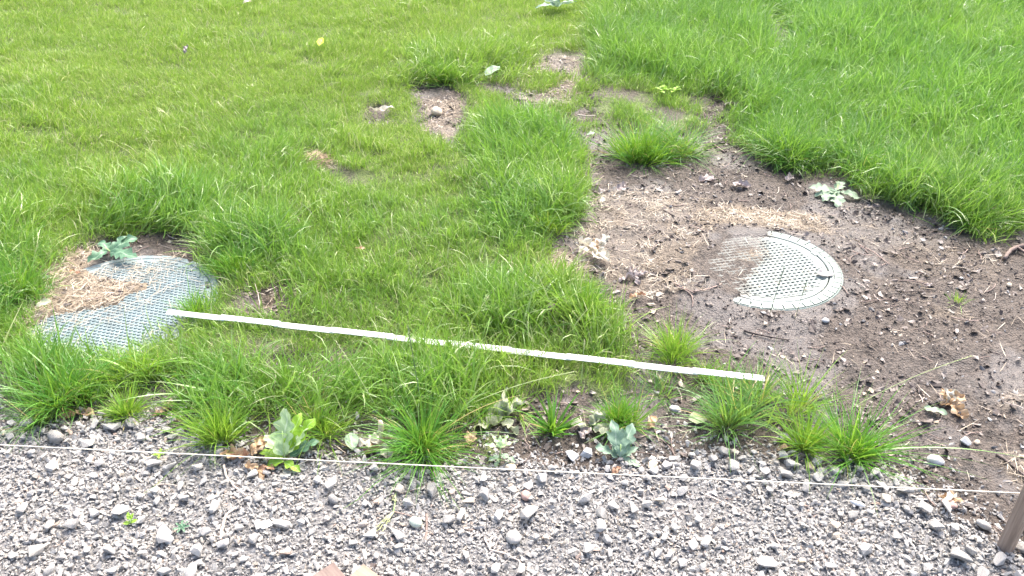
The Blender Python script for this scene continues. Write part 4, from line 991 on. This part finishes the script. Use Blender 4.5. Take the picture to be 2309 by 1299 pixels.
sprig('low leafy weed in thin grass at the top of the soil', 'weed', 1500, 218, [
    ('oak_bright', a, 20, .05, .028, 2, (random.uniform(-.05, .05), random.uniform(-.03, .03), .02)) for a in range(0, 360, 36)], 'small_weed', None, .02)

# conifer sprig
def conifer():
    b = at(866, 1165, .008); root = empty('conifer_sprig', b); tag(root, 'yellow green conifer sprig lying on gravel beside the upright twig', 'conifer sprig')
    def loc(px, py, dz=.01): return at(px, py, dz)-b
    spine = [loc(893, 1118), loc(891, 1140), loc(888, 1160)]; obj('stem', tube(spine, [.0016, .0018, .002], M['stem'], 'stem', 6), root)
    obj('stem', tube([loc(888, 1160), loc(910, 1165), loc(935, 1172)], [.0022, .0018, .0012], M['twig'], 'stem', 6), root)
    M['needle'] = mat_plain('yellow_green_needles', (.45, .50, .20), (.60, .62, .34), .55, 60, .2)
    for tgt in ((848, 1206), (862, 1205), (842, 1200), (875, 1185), (884, 1125), (893, 1110)):
        src = (888, 1160) if tgt[1] > 1150 else (891, 1140); n = 9
        pts = [loc(src[0]+(tgt[0]-src[0])*i/n+2*math.sin(i), src[1]+(tgt[1]-src[1])*i/n, .010+.004*math.sin(i*.8)) for i in range(n+1)]
        V, F = [], []
        me = tube(pts, [.0018*(1-.5*i/n)*(1.5 if i % 2 else .8) for i in range(n+1)], M['needle'], 'spray', 5); obj('spray', me, root)
conifer()

# ------------------------------------------------------------------ marked single stones, shards, boards
def solid(name, label, cat, px, py, size, m, rnd=False, flat=.6, rot=None, dz=.25, scl=(1, 1, 1)):
    me = stone_mesh(name, rnd, flat, 12, M[m])
    o = obj(name, me, None, at(px, py, size*dz), rot or (random.uniform(-.3, .3), random.uniform(-.3, .3), random.uniform(0, 6)), (size*scl[0], size*scl[1], size*scl[2])); return tag(o, label, cat)
M['pink_stone'] = mat_plain('pink_granite', (.38, .24, .20), (.52, .36, .31), .7, 60)
M['white_stone'] = mat_plain('white_quartz', (.80, .80, .79), (.88, .88, .87), .55, 40)
M['pale_stone'] = mat_plain('pale_stone', (0.39, 0.39, 0.39), (0.515, 0.515, 0.515), .6, 50)
M['cream_stone'] = mat_plain('cream_sandstone', (0.515, 0.406, 0.281), (0.624, 0.53, 0.406), .7, 70)
M['green_stone'] = mat_plain('greenish_stone', (.42, .47, .38), (.56, .60, .50), .65, 50)
M['dark_stone'] = mat_plain('dark_wet_stone', (.05, .055, .065), (.11, .115, .13), .4, 50)
solid('pink_stone', 'pinkish brown rounded stone in the gravel, middle of the picture', 'stone', 1186, 1122, .034, 'pink_stone', True, .7, (0, .2, 1.4))
solid('white_shard', 'bright white flat shard on the gravel at the left', 'stone', 603, 1190, .036, 'white_stone', False, .3, (.35, .1, .6), .35)
solid('white_stone', 'small white pointed stone at the left gravel top', 'stone', 205, 1041, .034, 'white_stone', False, .4)
solid('white_stone', 'smooth round whitish pebble next to a big grey stone', 'stone', 383, 1222, .026, 'pale_stone', True, .8)
solid('pale_stone', 'greenish white oval stone beside the upright brown twig', 'stone', 938, 1183, .036, 'green_stone', True, .6, (0, 0, -.6))
solid('pale_stone', 'pale angular block at the soil edge under the sage sprig', 'stone', 1322, 1030, .040, 'pale_stone', False, .8, dz=.35)
solid('pale_stone', 'flat grey slab leaning against the pale angular block', 'stone', 1288, 1036, .052, 'pale_stone', False, .45, (.2, .2, .4), .3)
solid('cream_stone', 'cream stone chip right of the sage sprig', 'stone', 1472, 1056, .040, 'cream_stone', False, .6, (.2, .1, .3), .35)
solid('cream_stone', 'cream and pink stone chip just under the string by the weed', 'stone', 1150, 1060, .04, 'cream_stone', False, .5)
solid('pale_stone', 'rough whitish stone on wet soil below the tan leaf', 'stone', 2175, 1002, .040, 'pale_stone', False, .8)
solid('grey_stone', 'flattish speckled grey stone on the mud near the long tuft', 'stone', 2108, 1042, .045, 'pale_stone', True, .55, (0, 0, -.4), .15)
solid('cream_stone', 'small tan pebble touching the rough whitish stone', 'stone', 2202, 1000, .018, 'cream_stone', True, .6)
solid('pink_stone', 'flat pinkish stone below the golden leaf near the stake', 'stone', 2138, 1142, .04, 'pink_stone', True, .4, (0, .1, -.3))
solid('dark_stone', 'dark wet stone in gravel left of the stake', 'stone', 2048, 1158, .034, 'dark_stone', False, .6)
solid('dark_stone', 'dark stone on the soil right of the sage sprig', 'stone', 1503, 995, .026, 'dark_stone', False, .7)
solid('cream_stone', 'tan rounded pebble in gravel at the lower right', 'stone', 1520, 1193, .018, 'cream_stone', True, .8)
solid('cream_stone', 'pale beige angular stone at the bottom right of the gravel', 'stone', 1806, 1272, .028, 'cream_stone', False, .8)
solid('white_shard', 'white elongated chip in gravel below the string', 'stone', 1932, 1142, .034, 'white_stone', True, .5, (0, 0, -.5), .3, (1.1, .4, .8))
solid('pale_stone', 'pale flat stone on wet soil beside the round leaf', 'stone', 1522, 926, .036, 'pale_stone', True, .4)
solid('grey_stone', 'grey blue stone in the soil below the right of the cover', 'stone', 1860, 728, .026, 'pale_stone', True, .6)
solid('dark_stone', 'slaty dark slab sunk in mud by the right tufts', 'stone', 1768, 992, .055, 'dark_stone', False, .35, (.1, .1, .2), .15)
solid('cream_stone', 'tan disc shaped pebble at the right soil margin', 'stone', 2275, 645, .022, 'cream_stone', True, .5)
solid('soil_clod', 'dark clod of earth in the grass just above the rule', 'clod', 1242, 716, .045, 'dark_twig', True, .7, dz=.9)
solid('sand_stone', 'pale sandy stone in the small upper bare patch', 'stone', 985, 262, .07, 'cream_stone', True, .6)
def boards():
    g = NT('reddish_board'); p = g.coord(); mp = g.n('Mapping'); mp.inputs['Scale'].default_value = (6, 70, 70); g.l(p, mp.inputs[0]); n = g.noise(1, 5, .65, mp.outputs[0])
    M['red_wood'] = g.bsdf(g.ramp(n, [(.3, (.12, .085, .075)), (.55, (.19, .14, .12)), (.8, (.27, .21, .18))]), .75, g.bump(n, .001, .7), .3)
    g = NT('tan_board'); p = g.coord(); mp = g.n('Mapping'); mp.inputs['Scale'].default_value = (6, 70, 70); g.l(p, mp.inputs[0]); n = g.noise(1, 5, .65, mp.outputs[0])
    M['tan_board'] = g.bsdf(g.ramp(n, [(.3, (.20, .145, .105)), (.55, (.30, .225, .17)), (.8, (.40, .31, .25))]), .75, g.bump(n, .001, .7), .3)
    for (px, py, az, m, lab, w) in ((755, 1286, -70, 'red_wood', 'reddish brown board end poking in at the bottom edge of the gravel', .075), (822, 1290, -60, 'tan_board', 'paler tan board end right of the reddish one at the bottom edge', .07)):
        # the seen corner is the apex; the board runs away below the picture
        c = at(px, py, .022); bm = bmesh.new(); bmesh.ops.create_cube(bm, size=1); bmesh.ops.scale(bm, vec=(.26, w, .018), verts=bm.verts)
        bmesh.ops.translate(bm, vec=(.13, -w/2, 0), verts=bm.verts); bmesh.ops.bevel(bm, geom=list(bm.edges), offset=.0012, segments=1, affect='EDGES')
        me = bpy.data.meshes.new('board'); bm.to_mesh(me); bm.free(); me.materials.append(M[m]); o = obj('board', me, None, c, (R(1), R(2), R(az+22))); tag(o, lab, 'board')
boards()

# ------------------------------------------------------------------ single tufts and seed stalks
def grass_tuft_mat():
    out = []
    for nm, a, b in (('fresh', (.065, .24, .025), (.16, .38, .06)), ('yellowish', (.13, .30, .03), (.27, .45, .075)), ('bluish', (.065, .22, .04), (.2, .37, .13))):
        g = NT('tuft_'+nm); bt = g.attr('bt'); br = g.attr('br'); c = g.mix(br, a, b)
        c = g.mix(g.mr(br, .95, .97, 0, .85), c, (.60, .42, .20))
        c = g.mix(g.mr(bt, 0, .3, .6, 0), c, (.38, .42, .14)); c = g.mix(g.mr(bt, .8, 1, 0, .3), c, (.45, .48, .16))
        out.append(g.bsdf(c, .36, None, .5, .4, g.mix(.5, c, (.35, .5, .03))))
    return out
TM = dict(zip('fyb', grass_tuft_mat()))
def tuft(label, px, py, n, rad, L0, L1, w0=.002, w1=.004, spread=.9, curv=1.2, m='f', extra=None, dz=0.0):
    parts = [tuft_blades(n, rad, L0, L1, w0, w1, spread, curv, 6)]
    if extra: parts.append(extra)
    o = obj('grass_tuft', bmesh_obj('grass_tuft', parts, TM[m]), None, at(px, py, dz)); return tag(o, label, 'grass tuft', None)
def arcs(lst, m=None):
    """single long blades: (azimuth deg, length, lean, curve, width)"""
    a = np.array(lst, float); n = len(a)
    return blades(np.zeros(n), np.zeros(n), np.zeros(n), np.radians(a[:, 0]), a[:, 1], a[:, 2], a[:, 3], a[:, 4], 8, roll=rng.uniform(-.5, .5, n))
tuft('big long bladed tussock at the gravel edge, middle left of the picture', 955, 1012, 520, .05, .10, .24, .0018, .0036, 1.15, 1.3, 'f', arcs([(0, .30, .9, 1.0, .003), (15, .34, .7, .9, .003), (-20, .28, 1.2, .5, .003), (170, .26, 1.0, 1.0, .003), (95, .30, .15, .2, .002), (30, .36, .8, .6, .0026)]))
tuft('tuft with a few orange blades beside the gravel at the left', 492, 996, 300, .032, .12, .22, .0018, .0032, .7, .7, 'y')
tuft('low bright tuft between the soil and gravel at the far left', 280, 938, 260, .035, .07, .13, .0018, .0034, .9, .8, 'y')
tuft('large dark green tussock in front of the left cover', 160, 905, 560, .075, .10, .20, .002, .004, .8, 1.1, 'f', arcs([(150, .3, .3, 1.6, .005), (20, .3, .5, 1.4, .005), (60, .24, .3, 1.6, .005)]))
tuft('thin bluish tuft leaning at the far left gravel corner', 92, 950, 160, .035, .08, .16, .0018, .003, 1.1, .8, 'b')
tuft('tuft in front of the left cover with arching pale blades', 310, 862, 380, .07, .07, .14, .002, .004, .7, 1.1, 'y', arcs([(5, .26, .6, 1.7, .0055), (175, .2, .3, 1.9, .005), (20, .2, .5, 1.9, .005), (100, .24, .1, .5, .004)]))
tuft('small broad bladed upright tuft on soil left of the wilted leaves', 1246, 972, 70, .022, .07, .14, .005, .0085, .75, .5, 'f')
tuft('dense round tuft on soil just above the grey green sprig', 1402, 950, 430, .042, .07, .15, .0016, .003, 1.0, .8, 'f')
tuft('yellowish loose tuft crossing the rule near its right end', 1530, 805, 420, .075, .08, .18, .0018, .0034, 1.0, .8, 'y')
tuft('small yellowish tuft under the rule right of the loose tuft', 1590, 848, 120, .03, .05, .11, .0018, .003, 1.1, .8, 'y')
tuft('loose sprawling tuft right of the round leaf below the rule end', 1672, 960, 320, .06, .10, .22, .002, .004, 1.2, .8, 'b')
tuft('tuft just left of the rightmost one with reddish blade bases', 1812, 1008, 230, .036, .09, .19, .002, .004, .85, .7, 'y')
tuft('rightmost long bladed tuft sprawling toward the stake', 1925, 1022, 300, .045, .10, .24, .0022, .0045, 1.05, .8, 'f', arcs([(-12, .36, 1.25, .5, .005), (-22, .34, 1.3, .4, .005), (-30, .26, 1.3, .4, .004), (40, .28, .6, .8, .004), (20, .3, .9, .6, .004), (-8, .44, 1.2, .55, .005)]))
tuft('small thin tuft on the soil left of the cover, light green', 1332, 665, 110, .035, .05, .11, .0018, .003, 1.1, .8, 'y')
tuft('sparse sprawling grass around the right end of the rule', 1725, 905, 150, .06, .09, .21, .002, .004, 1.1, .8, 'b')
tuft('sparse pale grass on the soil between the rule end and the last tufts', 1800, 935, 140, .05, .10, .22, .002, .004, 1.0, .9, 'y', arcs([(40, .26, .6, .8, .004), (120, .2, .5, .8, .003)]))
tuft('thin grass in the gap under the rule left of its right end', 1630, 885, 150, .05, .07, .16, .0018, .0036, 1.2, .9, 'f')
tuft('thin grass spreading over dark gravelly soil below the rule', 1500, 880, 110, .05, .06, .13, .0018, .0034, 1.3, .9, 'b')
tuft('low thin grass left of the small broad bladed tuft', 1160, 930, 120, .05, .06, .14, .0018, .0034, 1.2, .9, 'y')
tuft('thick grass island in the soil behind the cover', 1440, 365, 820, .115, .13, .27, .0024, .0046, .85, 1.0, 'f')
tuft('right half of the grass island with pale arching blades', 1515, 345, 420, .09, .14, .28, .0024, .0045, .9, 1.4, 'b')
tuft('bright yellow green tuft at the left soil margin', 1238, 525, 420, .075, .08, .17, .0018, .0034, 1.1, .9, 'y')
tuft('arching tuft above the bright yellow one on the soil margin', 1262, 372, 380, .07, .10, .2, .0018, .0036, 1.1, 1.2, 'f')
tuft('small low tuft in front of the long grass at the right margin', 2192, 505, 240, .06, .06, .14, .002, .0036, 1.2, .9, 'f')
tuft('overhanging clump of long grass above the green oak sprig', 1975, 400, 420, .09, .12, .24, .0022, .004, 1.0, 1.2, 'f')
tuft('overhanging clump at the left corner of the long grass', 1775, 355, 460, .09, .12, .26, .0022, .004, 1.1, 1.2, 'f')
tuft('long grass clump at the right margin nearest the picture edge', 2080, 440, 460, .09, .12, .26, .0022, .004, 1.05, 1.2, 'b')
tuft('clump hanging over the dark hollow beside the left cover', 535, 610, 420, .07, .08, .15, .0018, .0032, .8, .8, 'f')
tuft('clump over the upper bare patch in the lawn', 1000, 188, 520, .11, .10, .17, .0022, .004, .8, .9, 'f')
tuft('tuft standing against the rule above the dark clod', 1310, 700, 380, .07, .07, .15, .0018, .0034, .7, .8, 'f')
tuft('light green tuft at the lawn edge in front of the rule middle', 700, 975, 380, .06, .07, .17, .0018, .0034, 1.1, .9, 'y')
tuft('tiny sparse tuft on wet soil right of the pale cover', 2160, 682, 40, .03, .03, .07, .0016, .0026, 1.2, .5, 'y')
tuft('tuft between the light stones and thin grass at the rule left end', 440, 712, 260, .045, .07, .15, .0018, .0034, .7, .7, 'f')
tuft('dark leaning clump right beside the straw at the far left', 30, 665, 420, .08, .10, .2, .002, .0038, .9, 1.0, 'f')

def straw_clump():
    parts = []; n = 420; a = rng.uniform(0, 6.28, n); q = .065*np.sqrt(rng.random(n)); L = rng.uniform(.02, .05, n)
    v = blades(q*np.cos(a), q*np.sin(a)*1.1, .05*(1-(q/.07)**2)+rng.uniform(-.004, .006, n), rng.uniform(0, 6.28, n), L, rng.uniform(1.1, 1.7, n), rng.uniform(-.2, .4, n), rng.uniform(.0016, .003, n), 3)
    o = obj('straw_clump', mesh_np('straw_clump', v[0], v[1], M['clump']), None, at(714, 372, .0), (0, 0, .3)); tag(o, 'round tan clump of dry clippings lying alone in the green lawn', 'straw clump')
M['clump'] = mat_plain('tan_clippings', (.30, .22, .14), (.50, .39, .27), .7, 60, .15)
straw_clump()
M['stalk'] = mat_plain('seed_stalk', (.32, .42, .16), (.48, .52, .28), .55, 50)
M['dark_stalk'] = mat_plain('dark_green_stalk', (.07, .13, .05), (.14, .2, .09), .55, 50)
M['seed'] = mat_plain('seed_head', (.50, .52, .28), (.66, .64, .42), .6, 60, .2)
def stalk(label, base, top, hz, m='stalk', bend=.03, r=.0012, head=.25):
    b = at(*base); t = Vector(P(top[0], top[1], hz))-b; n = 14; pts = []
    for i in range(n+1):
        s = i/n; p = t*s; p.z = t.z*s+bend*math.sin(math.pi*s); pts.append(p)
    root = empty('seed_stalk', b); tag(root, label, 'grass stalk')
    obj('stem', tube(pts, [r*(1-.4*i/n) for i in range(n+1)], M[m], 'stem', 5), root)
    if head:
        V = []; F = []; ax = (pts[-1]-pts[-3]).normalized()
        k0 = int(n*(1-head)); cnt = 16
        for i in range(cnt):
            s = (1-head)+head*i/(cnt-1); q = s*n; a = int(min(q, n-1)); p = pts[a].lerp(pts[a+1], q-a)
            sd_ = ax.orthogonal().normalized(); sd_.rotate(Matrix.Rotation(i*2.3, 3, ax)); tip = p+ax*.009+sd_*.0025; w = ax.cross(sd_)*.0013
            o = len(V); V += [p, p*.5+tip*.5+w+sd_*.001, tip, p*.5+tip*.5-w+sd_*.001]; F.append((o, o+1, o+2, o+3))
        obj('seed_head', mesh_np('seed_head', V, F, M['seed'] if m == 'stalk' else M[m]), root)
    return root
stalk('long pale seed stalk slanting up over the small broad tuft', (1010, 935), (1295, 838), .14, 'stalk', .02, .0013, .25)
stalk('long pale seed stalk reaching right over the wet soil', (1900, 930), (2190, 803), .16, 'stalk', .02, .0012, .3)
stalk('upright dark green stalk crossing the rule at its middle left', (962, 985), (920, 738), .30, 'dark_stalk', .0, .0016, .2)
stalk('thin dark stalk in front of the pale cover, left of two', (1735, 710), (1768, 604), .18, 'dark_stalk', .01, .0012, .4)
stalk('thin dark stalk in front of the pale cover, right of two', (1792, 720), (1818, 638), .13, 'dark_stalk', .01, .0012, .4)
stalk('pale nodding seed stalk in the grass in front of the rule', (858, 935), (758, 770), .20, 'stalk', .01, .0011, .3)
stalk('reddish thin seed stalk above the right half of the rule', (1028, 780), (1100, 670), .12, 'stalk', .0, .0011, .3)
stalk('short brownish stalk lying over grass above the rule', (945, 628), (1000, 600), .05, 'stalk', .0, .0016, .5)
stalk('short dock stalk with tan seeds behind the rule', (1195, 800), (1190, 728), .10, 'stalk', .0, .0018, .45)
stalk('light stalk crossing the rule at the loose tuft', (1310, 870), (1318, 770), .14, 'stalk', .0, .0013, .2)
print('grass instances', NG, 'objects', len(bpy.data.objects))
